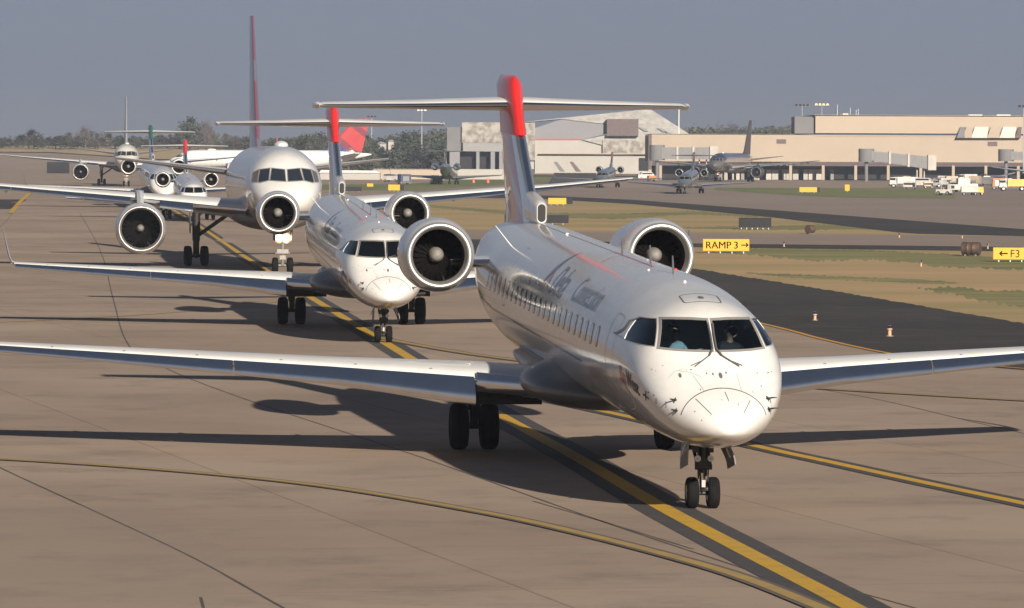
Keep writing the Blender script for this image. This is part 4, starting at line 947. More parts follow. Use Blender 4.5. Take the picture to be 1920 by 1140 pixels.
part('tower', M_greywall, t, (1490, 1527, 218.5, 250.4, YT+1.5, 14)); part('corner_column', M_brownlv, t, (1216, 1221.7, 252, 318, YT-.5, 3))
part('canopy_trim', M_darkred, t, (1222, 2090, 305.6, 310, YT+.5, 5))
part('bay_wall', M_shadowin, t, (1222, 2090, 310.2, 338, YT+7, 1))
for k in range(14):
    u = 1236+k*61; part('column', M_tan2, t, (u, u+5, 310.1, 337.5, YT+1.0, .8))
rn = random.Random(5)
for k in range(22):
    u = 1340+k*(11 if k < 20 else 170)+rn.uniform(-4, 4); part('bay_door', rn.choice([M_pale, M_whitewall, M_greyw2, M_jetw]), t, (u, u+rn.uniform(9, 20), 318, 337, YT+6.7, .2))
for u in (1456, 1852): part('wall_window', M_brownlv, t, (u, u+18, 261 if u < 1600 else 265.5, 269.5 if u < 1600 else 274, YT-.06, .1))
for k, (a, c, m) in enumerate(((1797, 1808, M_greywall), (1808, 1822, M_tan2), (1824, 1851, M_skylight), (1854, 1874, M_tan2), (1877, 1903, M_skylight), (1906, 1914, M_brownlv))):
    p0 = AT(a+4, 238, YT-.1); p1 = AT(c+2, 238, YT-.1); q0 = AT(a-3, 258.5, YT-1.6); q1 = AT(c, 258.5, YT-1.6)
    b = MB(); b.add([p0, p1, q1, q0, Vector((p0.x, YT+.3, p0.z)), Vector((p1.x, YT+.3, p1.z)), Vector((q1.x, YT+.3, q1.z)), Vector((q0.x, YT+.3, q0.z))], [(0, 1, 2, 3), (4, 7, 6, 5), (0, 4, 5, 1), (3, 2, 6, 7), (0, 3, 7, 4), (1, 5, 6, 2)]); b.build('skylight', m, t, 0)
for u in (1812, 1865):
    b = MB(); p = AT(u+4, 214.5, YT+4); q = AT(u+30, 221, YT+4); b.tube((p.x, YT+4.5, (p.z+q.z)/2), (q.x, YT+4.5, (p.z+q.z)/2), .42, n=14); b.build('roof_tank', M_white2, t)
    b = MB(); b.box((p.x-.4, YT+4.5, q.z+.25), (.35, .8, .8)); b.build('tank_saddle', M_brownlv, t, 0); b = MB(); b.box((q.x+.4, YT+4.5, q.z+.25), (.35, .8, .8)); b.build('tank_saddle', M_brownlv, t, 0)
part('roof_plant', M_brownlv, t, (1574, 1579, 213, 215.7, YT+4, 2)); part('roof_plant', M_pale, t, (1580, 1591, 212.2, 215.7, YT+4, 2))
for u, v in ((1570, 196), (1594, 202), (1605, 206), (1609, 204)):
    part('roof_aerial', M_post, t, (u, u+.6, v, 215.7, YT+3, .1))
local(t)
# floodlights on the tower roof
for u, v, m, lb in ((1504, 198, M_shadowin, 'dark floodlight cluster on the grey tower roof'), (1541, 197, mat('sun_tinted_lamp', (.42, .25, .12), .4, .3), 'orange sun-tinted floodlight cluster on the roof beside the grey tower')):  # the sun's orange tint is painted into the second cluster's heads
    e_ = rooted('floodlight_mast', u, YT+5, lb, 'floodlight', 'floodlights above the ramp'); z0 = AT(u, 217.5, YT+5).z
    q = AT(u, v, YT+5); b = MB(); b.tube((q.x, YT+5, z0), (q.x, YT+5, q.z), .07, n=8); b.build('pole', M_post, e_)
    for k in range(4):
        b = MB(); b.box((q.x-1.3+.86*k, YT+4.9, q.z+.15), (.62, .4, .42), tz=(.7, .7)); b.build('lamp_head', m, e_, 0)
    b = MB(); b.box((q.x, YT+5.12, q.z-.1), (3.4, .08, .08)); b.build('crossbar', M_post, e_, 0); local(e_)
def jetway(u0, v0, v0b, u1, v1, v1b, Y, label, cab=True):
    e_ = rooted('jet_bridge', u0, Y, label, 'jet bridge', 'jet bridges at the terminal')
    p0, p0b, p1, p1b = AT(u0, v0, Y), AT(u0, v0b, Y), AT(u1, v1, Y), AT(u1, v1b, Y); D = 3.0
    b = MB(); b.add([p0, p1, p1b, p0b]+[v+Vector((0, D, 0)) for v in (p0, p1, p1b, p0b)], [(0, 1, 2, 3), (4, 7, 6, 5), (0, 4, 5, 1), (3, 2, 6, 7), (0, 3, 7, 4), (1, 5, 6, 2)]); b.build('tunnel', M_jetw, e_, 0)
    n = int((u1-u0)/3.2)
    b = MB()
    for k in range(n):
        t_ = (k+.5)/n; a = p0.lerp(p1, t_); c = p0b.lerp(p1b, t_); b.box((a.x, Y-.06, (a.z+c.z)/2), (.14, .10, (a.z-c.z)*.9))
    o_ = b.build('ribbing', M_greyw2, e_, 0); o_['kind'] = 'stuff'
    for t_ in (.33, .66):
        a = p0.lerp(p1, t_); c = p0b.lerp(p1b, t_); b = MB(); b.box((a.x, Y+1.4, (a.z+c.z)/2), (.45, 3.4, a.z-c.z+.35)); b.build('tunnel_collar', M_pale, e_, 0)
    b = MB(); zc = (p0.z+p0b.z)/2; b.tube((p0.x-.9, Y+1.5, p0b.z-.3), (p0.x-.9, Y+1.5, p0.z+.5), 1.75, n=16); b.tube((p0.x-.9, Y+1.5, 0), (p0.x-.9, Y+1.5, p0b.z), .4, n=10); b.build('rotunda', M_greywall, e_)
    if cab:
        b = MB(); b.box((p1.x+.9, Y+1.2, (p1.z+p1b.z)/2), (1.8, 3.4, p1.z-p1b.z+.5)); b.build('cab', M_pale, e_, 0)
    for dx in (-.8, .8):
        b = MB(); b.tube((p1.x-1.5+dx, Y+1.5, .5), (p1.x-1.5+dx, Y+1.5, p1b.z), .16, n=8); b.build('leg', M_pale, e_)
        b = MB(); b.rev([(-.25, .1), (-.25, .42), (.25, .42), (.25, .1)], (p1.x-1.5+dx, Y+1.5, .42), (0, 1, 0), 14); b.build('wheel', M_black, e_)
    local(e_); return e_
jetway(1240, 276, 298, 1331, 276, 299, 1172, 'grey ribbed jet bridge at the left end of the tan terminal')
jetway(1633, 283, 301, 1740, 293, 317, 1150, 'grey ribbed jet bridge sloping down beside the white box truck')
jetway(1895, 284, 300, 1990, 286, 302, 1165, 'jet bridge with dark red posts cut off by the right edge of the photo', False)

# hangar with the weathered roof
YH = 1340
t = rooted('hangar', 1120, YH, 'pale weathered hangar with a dark grey gable, red stripe and sagging tin roof', 'building')
part('wall', M_whitewall, t, (1003, 1222, 262, 326, YH, 40)); part('red_stripe', M_red, t, (1003, 1092, 260.4, 262.6, YH-.15, .1))
def prism(name, m, parent, pts, Y, D):
    P0 = [AT(u, v, Y) for u, v in pts]; n = len(P0); b = MB(); b.add(P0+[p+Vector((0, D, 0)) for p in P0], [tuple(range(n)), tuple(range(2*n-1, n-1, -1))]+[(i, n+i, n+(i+1) % n, (i+1) % n) for i in range(n)]); return b.build(name, m, parent, 0)
prism('gable', M_greyw2, t, [(1003, 261.9), (1003, 240), (1052, 224), (1140, 234), (1140, 250), (1092, 261.9)], YH+.2, 8)
prism('roof', M_rooftin, t, [(952, 232), (1050, 221.5), (1210, 205), (1222, 206), (1292, 251), (1222, 251.5), (1142, 250), (1140, 233), (1052, 223)], YH+1.0, 30)
prism('lower_roof', M_rooftin, t, [(1092, 262.3), (1140, 253), (1222, 247), (1222, 278), (1130, 272)], YH-.6, .4)
part('side_panel', M_rust, t, (980, 1003, 230, 300, YH-2, 6)); part('louvre', M_brownlv, t, (1138, 1197, 223, 255, YH-2.5, 3)); part('wall_panel', M_rust, t, (1130, 1216, 263, 289, YH-1.0, .8))
part('ledge', M_tan, t, (1010, 1216, 287, 289.4, YH-1.4, .9)); part('doorway', M_shadowin, t, (1198, 1216, 296, 320, YH-.2, .15)); part('doorway', M_whitewall, t, (988, 1001, 303, 317, YH-3, 1))
for k, (u, v) in enumerate(((1196, 238), (1232, 240), (1245, 246))): prism('roof_vent', M_greyw2, t, [(u, v), (u+9, v+1), (u+20, v+8), (u+12, v+8)], YH+.6, .35)
local(t)
t = rooted('cargo_building', 900, 1290, 'grey cargo building with dark square doorways between pale columns', 'building')
part('wall', M_greywall, t, (838, 868, 238, 285, 1292, 30)); part('wall', mat('frieze_grey', (.25, .25, .25), .8, noise=.15, nscale=.4), t, (868, 960, 268, 284, 1290.4, 28)); part('roof_panels', M_rust, t, (866, 962, 229, 268, 1291, 26))
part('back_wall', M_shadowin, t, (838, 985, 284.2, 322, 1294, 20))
for u0, u1 in ((843, 862), (893, 899), (920, 928), (936, 944), (950, 985)): part('column', M_greyw2 if u0 != 893 else M_jetw, t, (u0, u1, 284.3, 322, 1290.5, 1.5))
part('plinth', M_jetw, t, (838, 990, 318, 326, 1288, 2)); local(t)
t = rooted('low_wall', 860, 1180, 'low whitewashed wall in front of the grey cargo building', 'wall'); part('wall_panel', M_whitewall, t, (858, 958, 318.5, 338, 1180, .6)); part('coping', M_pale, t, (857, 959, 317, 318.4, 1179.9, .8)); local(t)
t = rooted('low_wall', 770, 1180, 'low tan wall left of the whitewashed wall, below the trees', 'wall'); part('wall_panel', M_tan, t, (700, 852, 318, 338, 1182, .6)); part('coping', M_pale, t, (699, 853, 316.6, 317.9, 1181.9, .8)); local(t)
t = rooted('shed', 650, 1150, 'long white shed beside the parked airliner tail', 'building'); part('wall', M_whitewall, t, (600, 712, 324, 338, 1150, 8)); prism('roof', M_white2, t, [(598, 323.8), (602, 319), (705, 320), (714, 323.8)], 1149.6, 9); local(t)
t = rooted('blast_fence', 1070, 1010, 'long dark blast fence on the grass below the hangar', 'fence')
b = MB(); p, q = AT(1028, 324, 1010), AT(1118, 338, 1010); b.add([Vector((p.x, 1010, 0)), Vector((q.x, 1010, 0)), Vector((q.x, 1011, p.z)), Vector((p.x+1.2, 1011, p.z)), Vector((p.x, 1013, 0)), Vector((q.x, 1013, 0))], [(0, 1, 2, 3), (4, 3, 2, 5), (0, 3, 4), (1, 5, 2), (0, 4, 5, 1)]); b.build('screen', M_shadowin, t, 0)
for k in range(8):
    b = MB(); x = p.x+1.2+(q.x-p.x-1.6)*k/7; b.tube((x, 1010.9, p.z+.03), (x, 1012.8, 0), .07, n=6); b.build('brace', M_post, t)
local(t)
for u, lb in ((1046, 'left tilted grey tail loader behind the dark blast fence'), (1076, 'right tilted brown tail loader behind the dark blast fence')):
    t = rooted('stair_truck', u, 1060, lb, 'stair truck', 'stair trucks behind the blast fence'); prism('stairway', M_greywall if u < 1060 else M_brownlv, t, [(u-8, 304), (u-2, 303), (u+14, 322), (u+4, 322)], 1060, 1.6)
    b = MB(); q = AT(u+5, 330, 1060); b.box((q.x, 1061, .9), (3.4, 1.8, .9)); b.build('chassis', M_greyw2, t, 0); local(t)
for u0, u1, v0, v1, m, lb in ((0, 20, 262, 271, M_tan, 'small tan house at the far left edge'), (22, 76, 260, 270, M_whitewall, 'long pale house among the far left trees'), (196, 210, 259, 272, M_tan, 'small yellow-walled house behind the cream airliner'), (262, 271, 268, 276, M_tan, 'tiny tan house left of the green jet tail'), (276, 286, 270, 278, M_tan, 'tiny yellowish house by the green jet tail'), (706, 724, 266, 280, M_whitewall, 'pale house among the trees right of the red fin'), (728, 738, 262, 278, M_pale, 'narrow pale house among the trees right of the red fin')):
    Yh = 1690 if u0 < 300 else 1395; e_ = rooted('house', (u0+u1)/2, Yh, lb, 'house', 'far houses among the trees'); part('wall', m, e_, (u0, u1, v0+3, v1+14, Yh, 8)); prism('roof', M_greyw2, e_, [(u0-1, v0+3), ((u0+u1)/2-2, v0), ((u0+u1)/2+2, v0), (u1+1, v0+3)], Yh-.3, 9); local(e_)
# masts
for u, vt, vb, Y, lb in ((1273, 203, 250, 1215, 'thin white mast standing above the hangar roof end'), (791, 207, 262, 1420, 'tall pale lamp mast above the trees left of the grey building'), (697, 219, 260, 1500, 'dark-headed floodlight mast just above the red fin'), (1919.5, 200, 330, 1130, 'pole with a dark head at the right edge of the photo')):
    e_ = rooted('light_mast', u, Y, lb, 'light mast', 'light masts'); q = AT(u, vt, Y); b = MB(); zz = terrain(q.x, Y)
    b.tube((q.x, Y, zz), (q.x, Y, q.z), .22 if u == 1273 else .14, .12, 8); b.build('pole', M_white2 if u == 1273 else M_post, e_)
    for k in (-1, 0, 1):
        b = MB(); b.box((q.x+k*.95, Y-.3, q.z+.1), (.7, .5, .45), tz=(.75, .75)); b.build('lamp_head', M_white2 if u in (1273, 791) else M_shadowin, e_, 0)
    local(e_)

# ------------------------------------------------------------------ signs, drums, edge lights
M_signy = mat('yellow_sign_face', (.56, .31, .008), .5, noise=.08, nscale=2); M_signf = mat('sign_frame', (.30, .20, .02), .5)
def sign(u0, u1, v0, v1, txt, label, face=True, back=None, legs=4, name='taxiway_sign', ext=0):
    p = G((u0+u1)/2, v1); Y = p.y; k = Y/F; W_, H_ = (u1-u0)*k, (v1-v0)*k; e_ = empty(name, (p.x, Y, 0), -.06); hb = H_*.16
    tag(e_, label, 'sign', 'airfield signs'); Hh = H_-hb
    b = MB(); b.box((0, 0, hb+Hh/2), (W_, .22, Hh)); b.build('cabinet', M_signf if face else M_shadowin, e_, 0)
    if face: b = MB(); b.box((0, -.115, hb+Hh/2), (W_-.06, .012, Hh-.06)); b.build('face', M_signy, e_, 0)
    for i in range(legs):
        b = MB(); b.box((-W_/2+W_*(i+.5)/legs, 0, hb/2), (.07, .07, hb)); b.build('leg', M_post, e_, 0)
    if back: b = MB(); b.box((W_/2+back/2, 0, hb+Hh/2), (back, .24, Hh*.95)); b.build('end_panel', M_shadowin, e_, 0)
    if txt:
        def glyph(s, size, x):
            me = text_mesh(s, size, 0, 0.0); bm = bmesh.new(); bm.from_mesh(me)
            for v in bm.verts: v.co = Vector((v.co.x*1.0+x, -.124, v.co.y+hb+(Hh-size*.70)/2))
            m2 = bpy.data.meshes.new('lettering'); bm.to_mesh(m2); bm.free(); m2.materials.append(M_black); o = bpy.data.objects.new('lettering', m2); COL.objects.link(o); o.parent = e_
            return max(v.co.x for v in m2.vertices)
        def arrow(x, d, s):
            b = MB(); z = hb+Hh/2; y = -.126
            b.add([(x-.5*s, y, z-.08*s), (x+.5*s, y, z-.08*s), (x+.5*s, y, z+.08*s), (x-.5*s, y, z+.08*s)], [(0, 1, 2, 3)])
            for q in (1, -1): b.add([(x+d*.56*s, y-.002, z), (x+d*.24*s, y-.002, z+q*.32*s), (x+d*.10*s, y-.002, z+q*.24*s), (x+d*.34*s, y-.002, z)], [(0, 1, 2, 3)])
            b.build('arrow', M_black, e_, 0)
        if txt == 'R': glyph('RAMP', .60, -W_/2+.14); glyph('RAMP', .60, -W_/2+.158); glyph('3', .60, W_/2-.95); glyph('3', .60, W_/2-.93); arrow(W_/2-.27, 1, .42)
        else: arrow(-W_/2+.58, -1, .46); glyph('F3', .60, -W_/2+.92)
    return e_
sign(1318, 1405, 448, 475, 'R', 'yellow taxiway sign reading RAMP 3 with a right arrow')
sign(1862, 1948, 464, 491, 'F', 'yellow taxiway sign with a left arrow and F3 at the right edge')
sign(1385, 1446, 408, 430, None, 'black back of a taxiway sign on short pale legs, right of the near jet engine', False, legs=6)
sign(946, 1066, 403, 421, None, 'long black back of a taxiway sign behind the near jet fin', False, legs=6)
sign(1028, 1062, 371, 385, None, 'small yellow sign with a dark end panel, just right of the near jet fin', back=.7, legs=3)
sign(728, 750, 346, 359, None, 'small yellow sign seen above the airliner port wing root', back=.6, legs=3)
sign(688, 700, 344, 351, None, 'tiny yellow sign beside the white shed', legs=2)
sign(1499, 1532, 351, 362, None, 'small yellow sign on the green strip before the tan terminal', back=.4, legs=3)
sign(1584, 1593, 346, 360, None, 'narrow faded yellow marker on the green strip right of the small sign', legs=1)
sign(645, 678, 350, 360, None, 'low black sign back beside the second jet fin', False, legs=3)
def drum(u, v1, wpx, hpx, rot, label):
    p = G(u, v1); k = p.y/F; r = hpx*k/2; L = wpx*k*.85; e_ = empty('drum', (p.x, p.y, 0), rot); tag(e_, label, 'drum', 'drums on the grass island')
    b = MB(); b.rev([(-L/2, .01), (-L/2, r*.93), (-L/2+.03, r), (-L*.18, r*.96), (-L*.16, r*1.0), (-L*.14, r*.96), (L*.14, r*.96), (L*.16, r), (L*.18, r*.96), (L/2-.03, r), (L/2, r*.93), (L/2, .01)], (0, 0, r+.05), (1, 0, 0), 24); b.build('barrel', mat('rusty_grey_drum', (.045, .045, .05), .6, .2, noise=.6, nscale=3, col2=(.10, .05, .025)), e_)
    for s in (-1, 1): b = MB(); b.box((s*L*.3, 0, .05), (.08, r*1.4, .10)); b.build('cradle', M_greywall, e_, 0)
drum(1821, 480, 40, 25, -.35, 'large dark rusty drum lying left of the F3 sign'); drum(1519, 439, 18, 16, .9, 'small dark drum on the grass right of the black sign back')
def edge_light(u, v, label, s=1.0):
    p = G(u, v); e_ = empty('edge_light', (p.x, p.y, .008), 0, s); tag(e_, label, 'edge light', 'taxiway edge lights')
    MB().rev([(0, .11), (.02, .11), (.03, .02)], (0, 0, 0), (0, 0, 1), 14).build('base_plate', mat('pale_plate', (.26, .20, .15), .7), e_)
    MB().rev([(.02, .055), (.17, .050), (.19, .08), (.22, .08), (.23, .04)], (0, 0, 0), (0, 0, 1), 12).build('stem', mat('orange_stem', (.50, .30, .19), .6, noise=.2), e_)
    MB().rev([(.23, .04), (.25, .055), (.32, .05), (.37, .025), (.38, .004)], (0, 0, 0), (0, 0, 1), 12).build('lens', mat('blue_lens', (.01, .015, .05), .1, 0, 1), e_)
edge_light(1528, 601, 'short orange edge light on the asphalt, left of the pair near the nose', 1.0); edge_light(1668, 631, 'short orange edge light on the asphalt, right of the pair above the port wing', 1.15)
for u, v, lb in ((1470, 463, 'tiny edge light right of the RAMP 3 sign'), (1686, 446, 'tiny edge light by the far dark taxiway shoulder'), (1804, 447, 'tiny edge light above the large drum'), (1852, 467, 'tiny edge light between the large drum and the F3 sign'), (1727, 500, 'tiny pale edge light on the grass island')): edge_light(u, v, lb, .9)

# ------------------------------------------------------------------ ramp vehicles
def vcol(n, c): return mat(n, tuple(x*.75 for x in c), .5, 0, .3, noise=.35, nscale=.8)
VW, VY, VO, VG, VB, VT = vcol('white_vehicle', (.72, .70, .66)), vcol('yellow_vehicle', (.80, .50, .02)), vcol('orange_vehicle', (.60, .20, .06)), vcol('grey_vehicle', (.22, .22, .23)), vcol('blue_vehicle', (.06, .09, .20)), vcol('tan_vehicle', (.55, .45, .33))
def wheels(e_, xs_, r, W_):
    for x in xs_:
        for s in (1, -1):
            b = MB(); wheel(b, (x, s*W_/2, r), r, .24, 0, 1, 16); b.build('wheel', [M_black, M_dullmetal], e_)
def veh(kind, u, v, c, label, cat, rz=0.0, group='vehicles on the ramp', s=.85):
    p = G(u, v); e_ = empty(kind, (p.x, p.y, terrain(p.x, p.y)), rz, s); tag(e_, label, cat, group)
    def bx(n, m, *a): 
        b = MB()
        for k in a: b.box(*k)
        return b.build(n, m, e_, 0)
    if kind == 'box_truck':
        bx('cargo_box', c, ((1.3, 0, 2.15), (5.2, 2.4, 2.5))); bx('cab', VW, ((-2.6, 0, 1.55), (1.9, 2.1, 1.5), 0, 0, (.75, .9))); bx('bonnet', VW, ((-4.0, 0, 1.05), (1.2, 1.9, .75), 0, 0, (.9, .9))); bx('chassis', M_greywall, ((-.2, 0, .72), (8.2, 1.0, .3)))
        bx('window', M_darkglass, ((-2.7, 0, 1.9), (1.35, 2.12, .5))); wheels(e_, (-3.7, 2.6), .48, 2.0)
    elif kind == 'baggage_cart':
        bx('deck', M_greywall, ((0, 0, .5), (3.0, 1.5, .14))); bx('cover', c, ((0, .05, 1.75), (2.9, 1.4, .5), 0, 0, (.96, .8))); bx('back_panel', c, ((0, .66, 1.05), (2.9, .06, 1.0))); 
        for x in (-1.4, 1.4): bx('end_panel', c, ((x, 0, 1.05), (.06, 1.36, 1.0)))
        b = MB(); b.tube((-1.5, 0, .5), (-2.4, 0, .4), .04, n=6); b.build('tow_bar', M_gear, e_); wheels(e_, (-1.0, 1.0), .24, 1.3)
    elif kind == 'baggage_tug':
        bx('body', c, ((0, 0, .7), (2.6, 1.4, .65), 0, 0, (.95, .95))); bx('cab', c, ((.3, 0, 1.95), (1.3, 1.35, .10)), ((.9, 0, 1.45), (.08, 1.3, .95)), ((-.3, .6, 1.45), (.08, .08, .95)), ((-.3, -.6, 1.45), (.08, .08, .95))); bx('seat', M_dark, ((.6, 0, 1.2), (.3, 1.0, .45))); wheels(e_, (-.85, .85), .36, 1.3)
    elif kind == 'belt_loader':
        bx('body', c, ((0, 0, .75), (4.6, 1.7, .6))); b = MB(); b.add([(-3.6, -.45, .9), (3.6, -.45, 2.4), (3.6, -.45, 2.65), (-3.6, -.45, 1.15), (-3.6, .45, .9), (3.6, .45, 2.4), (3.6, .45, 2.65), (-3.6, .45, 1.15)], [(0, 1, 2, 3), (4, 7, 6, 5), (0, 4, 5, 1), (3, 2, 6, 7), (0, 3, 7, 4), (1, 5, 6, 2)]); b.build('belt', M_greywall, e_, 0)
        bx('cab', c, ((-1.4, -.75, 1.4), (.9, .5, .7))); wheels(e_, (-1.5, 1.5), .40, 1.5)
    elif kind == 'cargo_container':
        bx('shell', c, ((0, 0, 1.45), (2.6, 1.8, 1.7), 0, 0, (.93, 1))); bx('door', M_dullmetal, ((0, -.93, 1.3), (1.5, .05, 1.1))); bx('dolly', M_greywall, ((0, 0, .48), (2.9, 1.8, .16))); wheels(e_, (-1, 1), .22, 1.4)
    elif kind == 'van':
        bx('body', c, ((0, 0, .95), (4.6, 1.85, 1.0), 0, 0, (.97, .95))); bx('cabin', c, ((.3, 0, 1.72), (3.6, 1.7, .6), 0, 0, (.8, .86))); bx('window', M_darkglass, ((.3, 0, 1.68), (3.2, 1.74, .34), 0, 0, (.85, .88))); wheels(e_, (-1.45, 1.45), .36, 1.65)
    elif kind == 'service_truck':
        bx('tank', c, ((.8, 0, 1.6), (3.8, 2.1, 1.4), 0, 0, (.97, .7))); bx('cab', VW, ((-2.0, 0, 1.45), (1.5, 2.1, 1.5), 0, 0, (.8, .9))); bx('window', M_darkglass, ((-2.1, 0, 1.85), (1.2, 2.12, .45))); bx('chassis', M_greywall, ((0, 0, .65), (5.8, 1.0, .28))); wheels(e_, (-1.9, 1.7), .45, 1.9)
    elif kind == 'power_unit':
        bx('housing', c, ((0, 0, .95), (2.2, 1.4, 1.0), 0, 0, (.94, .94))); bx('grille', M_dark, ((-.5, -.71, .95), (.7, .03, .6))); b = MB(); b.tube((.6, 0, 1.4), (.6, 0, 1.75), .07); b.build('exhaust', M_gear, e_); wheels(e_, (-.8, .8), .25, 1.2)
    return e_
veh('box_truck', 1577, 337, VW, 'white box truck with a low bonnet in front of the terminal bays', 'box truck')
veh('service_truck', 1270, 330, VW, 'white service truck with small windows left of the dark airliner', 'truck', .1)
veh('van', 1243, 334, VT, 'tan van at the left end of the terminal', 'van', PI)
veh('van', 1475, 333, VW, 'white van by the terminal columns below the dark airliner tail', 'van')
L_ = [('service_truck', 1692, 352, VW, 'white flatbed service truck at the left of the equipment cluster', 'truck'), ('belt_loader', 1712, 338, VG, 'grey belt loader below the sloping jet bridge', 'belt loader'),
      ('baggage_cart', 1742, 338, VW, 'white baggage cart beside the jet bridge leg', 'baggage cart'), ('van', 1728, 351, VW, 'white van behind the flatbed service truck', 'van'), ('baggage_tug', 1752, 351, VG, 'grey baggage tug right of the white van', 'tug'),
      ('power_unit', 1765, 350, VW, 'white ground power unit among the carts', 'power unit'), ('baggage_tug', 1770, 366, VW, 'white tug parked alone on the green strip edge', 'tug'), ('baggage_cart', 1784, 346, VT, 'tan baggage cart left of the pale stack of carts', 'baggage cart'),
      ('service_truck', 1812, 344, VW, 'white catering truck at the middle of the equipment cluster', 'truck'), ('cargo_container', 1806, 356, VW, 'pale cargo container nearest the green strip', 'container'), ('cargo_container', 1828, 349, VT, 'tan cargo container right of the white catering truck', 'container'),
      ('power_unit', 1832, 366, VY, 'small yellow-green power unit at the end of the green strip', 'power unit'), ('baggage_cart', 1850, 348, VG, 'grey baggage cart right of the tan container', 'baggage cart'), ('baggage_tug', 1842, 340, VW, 'white tug behind the grey baggage cart', 'tug'),
      ('van', 1866, 345, VB, 'dark blue van left of the yellow truck', 'van'), ('cargo_container', 1872, 355, VO, 'orange cargo container left of the yellow truck', 'container'), ('service_truck', 1899, 358, VY, 'bright yellow service truck at the right edge', 'truck'),
      ('baggage_cart', 1818, 366, VW, 'white baggage cart tipped low beside the yellow-green unit', 'baggage cart'), ('belt_loader', 1880, 342, VW, 'white belt loader under the grey airliner engine', 'belt loader'), ('power_unit', 1788, 360, VW, 'low white power unit below the white catering truck', 'power unit'),
      ('baggage_cart', 1660, 337, VG, 'grey baggage cart under the jet bridge tunnel', 'baggage cart'), ('baggage_cart', 1678, 337, VW, 'white baggage cart under the jet bridge tunnel', 'baggage cart'), ('van', 1210, 337, VW, 'white van right of the small grey ramp jet', 'van'), ('power_unit', 1222, 340, VO, 'orange power unit beside the white van by the hangar corner', 'power unit'),
      ('cargo_container', 758, 346, VB, 'blue-grey container in front of the low tan wall', 'container'), ('van', 735, 341, VW, 'white van in front of the low tan wall', 'van'), ('power_unit', 1108, 322, VW, 'white cabin trailer behind the blast fence', 'trailer'), ('baggage_tug', 818, 345, VG, 'grey tug under the navy-tailed jet', 'tug')]
rv = random.Random(11)
for k, u, v, c, lb, ct in L_: veh(k, u, v, c, lb, ct, rv.uniform(-.5, .5)+(PI if rv.random() < .4 else 0))
for k in range(40):
    veh('baggage_cart', 1684+k*5.6+rv.uniform(-4, 4), 338+rv.uniform(-1.5, 17), rv.choice([VW, VT, VG, VG, VB]), 'small covered baggage cart in the crowded row before the terminal', 'baggage cart', rv.uniform(-.5, .5), 'crowded row of baggage carts', rv.uniform(.5, .75))
for k in range(12):
    veh('cargo_container', 1382+k*14+rv.uniform(-3, 3), 333.5, VW, 'pale container in the row along the terminal bays', 'container', rv.uniform(-.1, .1), 'containers along the terminal bays')
for u, v, lb in ((888, 343, 'red-orange traffic cone by the low white wall, left of the pair'), (915, 343, 'red-orange traffic cone by the low white wall, right of the pair')):
    p = G(u, v); e_ = empty('traffic_cone', (p.x, p.y, 0)); tag(e_, lb, 'traffic cone', 'traffic cones'); b = MB(); b.rev([(.04, .30), (1.1, .06), (1.12, .01)], (0, 0, 0), (0, 0, 1), 12); b.build('cone', mat('cone_orange', (.7, .14, .08), .6), e_); b = MB(); b.box((0, 0, .02), (.8, .8, .04)); b.build('base', M_black, e_, 0)
# ------------------------------------------------------------------ trees
def tree_proto(kind, seed):
    r = random.Random(seed); e_ = empty(kind)
    tr = MB(); h = 10.0; tr.tube((0, 0, -.5), (.1, 0, h*.35), .32, .22, 8); tr.tube((.1, 0, h*.35), (.0, .1, h*.8), .22, .06, 8)
    for i in range(9):
        a = r.uniform(0, 2*PI); z = h*r.uniform(.25, .65); L = r.uniform(1.6, 3.4); tr.tube((.05, 0, z), (math.cos(a)*L, math.sin(a)*L, z+L*.8), .10, .03, 6)
    tr.build('trunk', mat('bark', (.10, .075, .06), .9, noise=.3, nscale=3), e_)
    bare = kind == 'bare_tree'; cl = MB(); n = 70 if not bare else 60
    for i in range(n):
        a = r.uniform(0, 2*PI); zz = r.uniform(.22, 1.0); R_ = (math.sin(min(1, (1.06-zz)*1.5)*PI/2))*4.0*r.uniform(.25, 1.0)*(.8+.4*math.sin(a*3+seed)); c = Vector((math.cos(a)*R_, math.sin(a)*R_, h*zz)); s = r.uniform(.5, 1.25)
        for j in range(13):
            d_ = Vector((r.gauss(0, 1), r.gauss(0, 1), r.gauss(0, .8)))*s*.62; q = c+d_; u_ = Vector((r.gauss(0, 1), r.gauss(0, 1), r.gauss(0, 1))).normalized(); w_ = u_.orthogonal().normalized(); k = r.uniform(.20, .48) if not bare else r.uniform(.5, .9)
            wd = .75 if not bare else .07
            cl.add([q-u_*k, q+w_*k*wd, q+u_*k, q-w_*k*wd], [(0, 1, 2, 3)], 0 if r.random() < .6 else 1)
    ms = {'broadleaf_tree': ((.050, .058, .038), (.075, .082, .052)), 'dark_tree': ((.035, .045, .034), (.050, .060, .044)), 'bare_tree': ((.11, .09, .08), (.08, .068, .062))}[kind]
    cl.build('crown', [mat(kind+'_leaf_dark', ms[0], .8), mat(kind+'_leaf_light', ms[1], .8)], e_, 0); return e_
protos = {k: [tree_proto(k, s) for s in ss] for k, ss in (('broadleaf_tree', (1, 2, 5)), ('dark_tree', (3, 6)), ('bare_tree', (4, 9)))}
used = set()
TL = {'broadleaf_tree': 'dull green broad tree in the hazy treeline behind the airfield', 'dark_tree': 'dark green dense tree in the hazy treeline behind the airfield', 'bare_tree': 'bare brownish winter tree in the hazy treeline behind the airfield'}
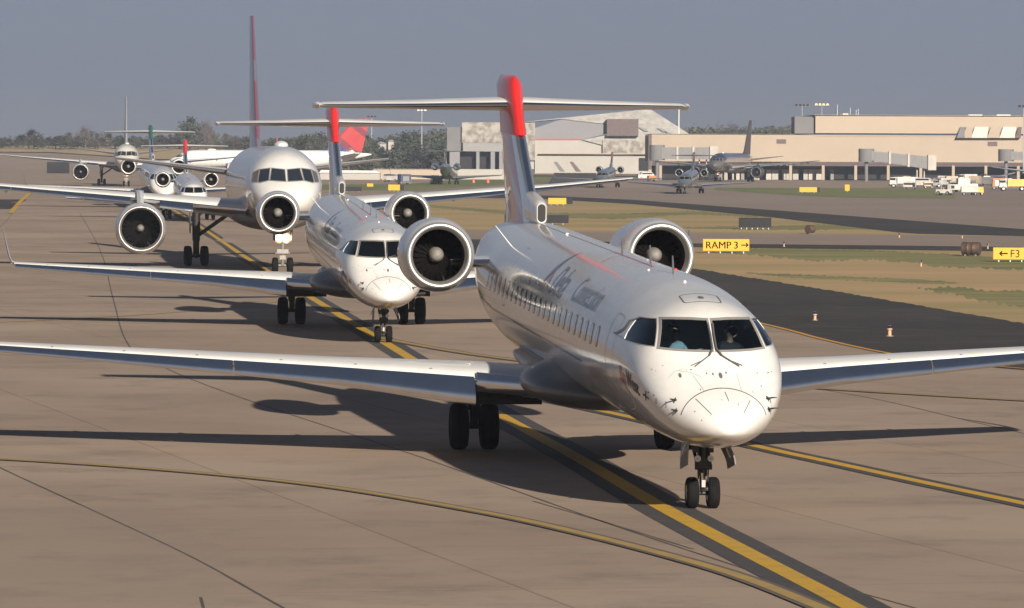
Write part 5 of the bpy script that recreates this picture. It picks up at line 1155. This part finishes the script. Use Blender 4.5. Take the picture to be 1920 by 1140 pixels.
def tree(kind, u, Y, vtop, wide=1.0, label=None):
    r = random.Random(int(u*7+Y)); pr = r.choice(protos[kind]); x = AT(u, 280, Y).x; z0 = terrain(x, Y)
    if pr.name in used: o = copy_tree(pr)
    else: o = pr; used.add(pr.name)
    hh = AT(u, vtop, Y).z-z0; o.location = (x, Y, z0); o.rotation_euler = (0, 0, r.uniform(0, 6.28)); s = max(hh, 3)/10.3; o.scale = (s*wide, s*wide, s)
    tag(o, label or TL[kind], 'tree', (TL[kind]+'s') if not label else 'trees that stand out of the far treeline'); return o
rt = random.Random(21)
def top_at(u):
    return interp([(-60, 262), (0, 258), (20, 262), (60, 243), (78, 262), (110, 252), (150, 238), (185, 236), (215, 250), (300, 252), (335, 236), (355, 222), (385, 226), (400, 240), (440, 250), (500, 256), (560, 250), (610, 248), (640, 250), (700, 252), (760, 246), (840, 236), (870, 240)], u)
for i in range(100):
    u = -70+i*9.6+rt.uniform(-4, 4); Y = rt.uniform(1640, 1800) if u < 560 else rt.uniform(1400, 1500)
    tree(rt.choices(['broadleaf_tree', 'dark_tree', 'bare_tree'], (4, 4, 3))[0], u, Y, top_at(u)+rt.uniform(3, 14), rt.uniform(1.0, 1.5))
for i in range(64):
    u = -60+i*10.2+rt.uniform(-4, 4); tree(rt.choices(['broadleaf_tree', 'dark_tree', 'bare_tree'], (3, 4, 3))[0], u, rt.uniform(1600, 1640), (262 if u < 300 else 266)+rt.uniform(-9, 3), rt.uniform(1.8, 2.6))
for i in range(26):
    u = 600+i*10+rt.uniform(-4, 4); tree(rt.choice(['broadleaf_tree', 'dark_tree']), u, rt.uniform(1360, 1400), 262+rt.uniform(0, 24), 1.3)
tree('dark_tree', 60, 1600, 243, 1.5, 'dark rounded tree standing alone above the far left field')
tree('bare_tree', 160, 1600, 236, 1.6, 'large bare brown tree left of the cream airliner'); tree('dark_tree', 357, 1600, 221, 1.2, 'tall green tree rising above the treeline right of the green jet tail'); tree('bare_tree', 388, 1600, 225, .7, 'narrow bare tree next to the tall green tree')
tree('bare_tree', 1368, 1900, 233, 1.7, 'broad brown tree showing above the low terminal roof')
for i in range(11):
    u = 1382+i*11; tree(rt.choice(['broadleaf_tree', 'dark_tree', 'bare_tree']), u, 1900+rt.uniform(0, 90), 239+rt.uniform(-1, 5), 1.5)
for i in range(6): tree('broadleaf_tree', 1298+i*12, 1950, 246+rt.uniform(-2, 2), 1.5)
for u, v in ((84, 276), (100, 277), (5, 279)):
    p = G(u, v); o = copy_tree(protos['dark_tree'][0]); o.location = (p.x, p.y, p.z); o.scale = (.35, .35, .22); tag(o, 'low dark bush on the dry field at the far left', 'bush', 'bushes on the dry field')
for ps in protos.values():
    for pr in ps:
        if pr.name not in used:
            for c in [x for x in bpy.data.objects if x.parent == pr]: bpy.data.objects.remove(c)
            bpy.data.objects.remove(pr)

# ------------------------------------------------------------------ haze
if True:
    b = MB(); b.box((0, 2525, 24), (12400, 6900+150, 52)); hz = b.build('haze', [], smooth=0)
    hm = bpy.data.materials.new('haze'); hm.use_nodes = True; t = hm.node_tree; t.nodes.remove(t.nodes['Principled BSDF'])
    pv = t.nodes.new('ShaderNodeVolumePrincipled'); pv.inputs['Color'].default_value = (.33, .38, .48, 1); pv.inputs['Density'].default_value = 0.00022; pv.inputs['Anisotropy'].default_value = 0.0
    t.links.new(pv.outputs[0], t.nodes['Material Output'].inputs['Volume']); hz.data.materials.append(hm); tag(hz, kind='stuff')
    hz.display_type = 'WIRE'
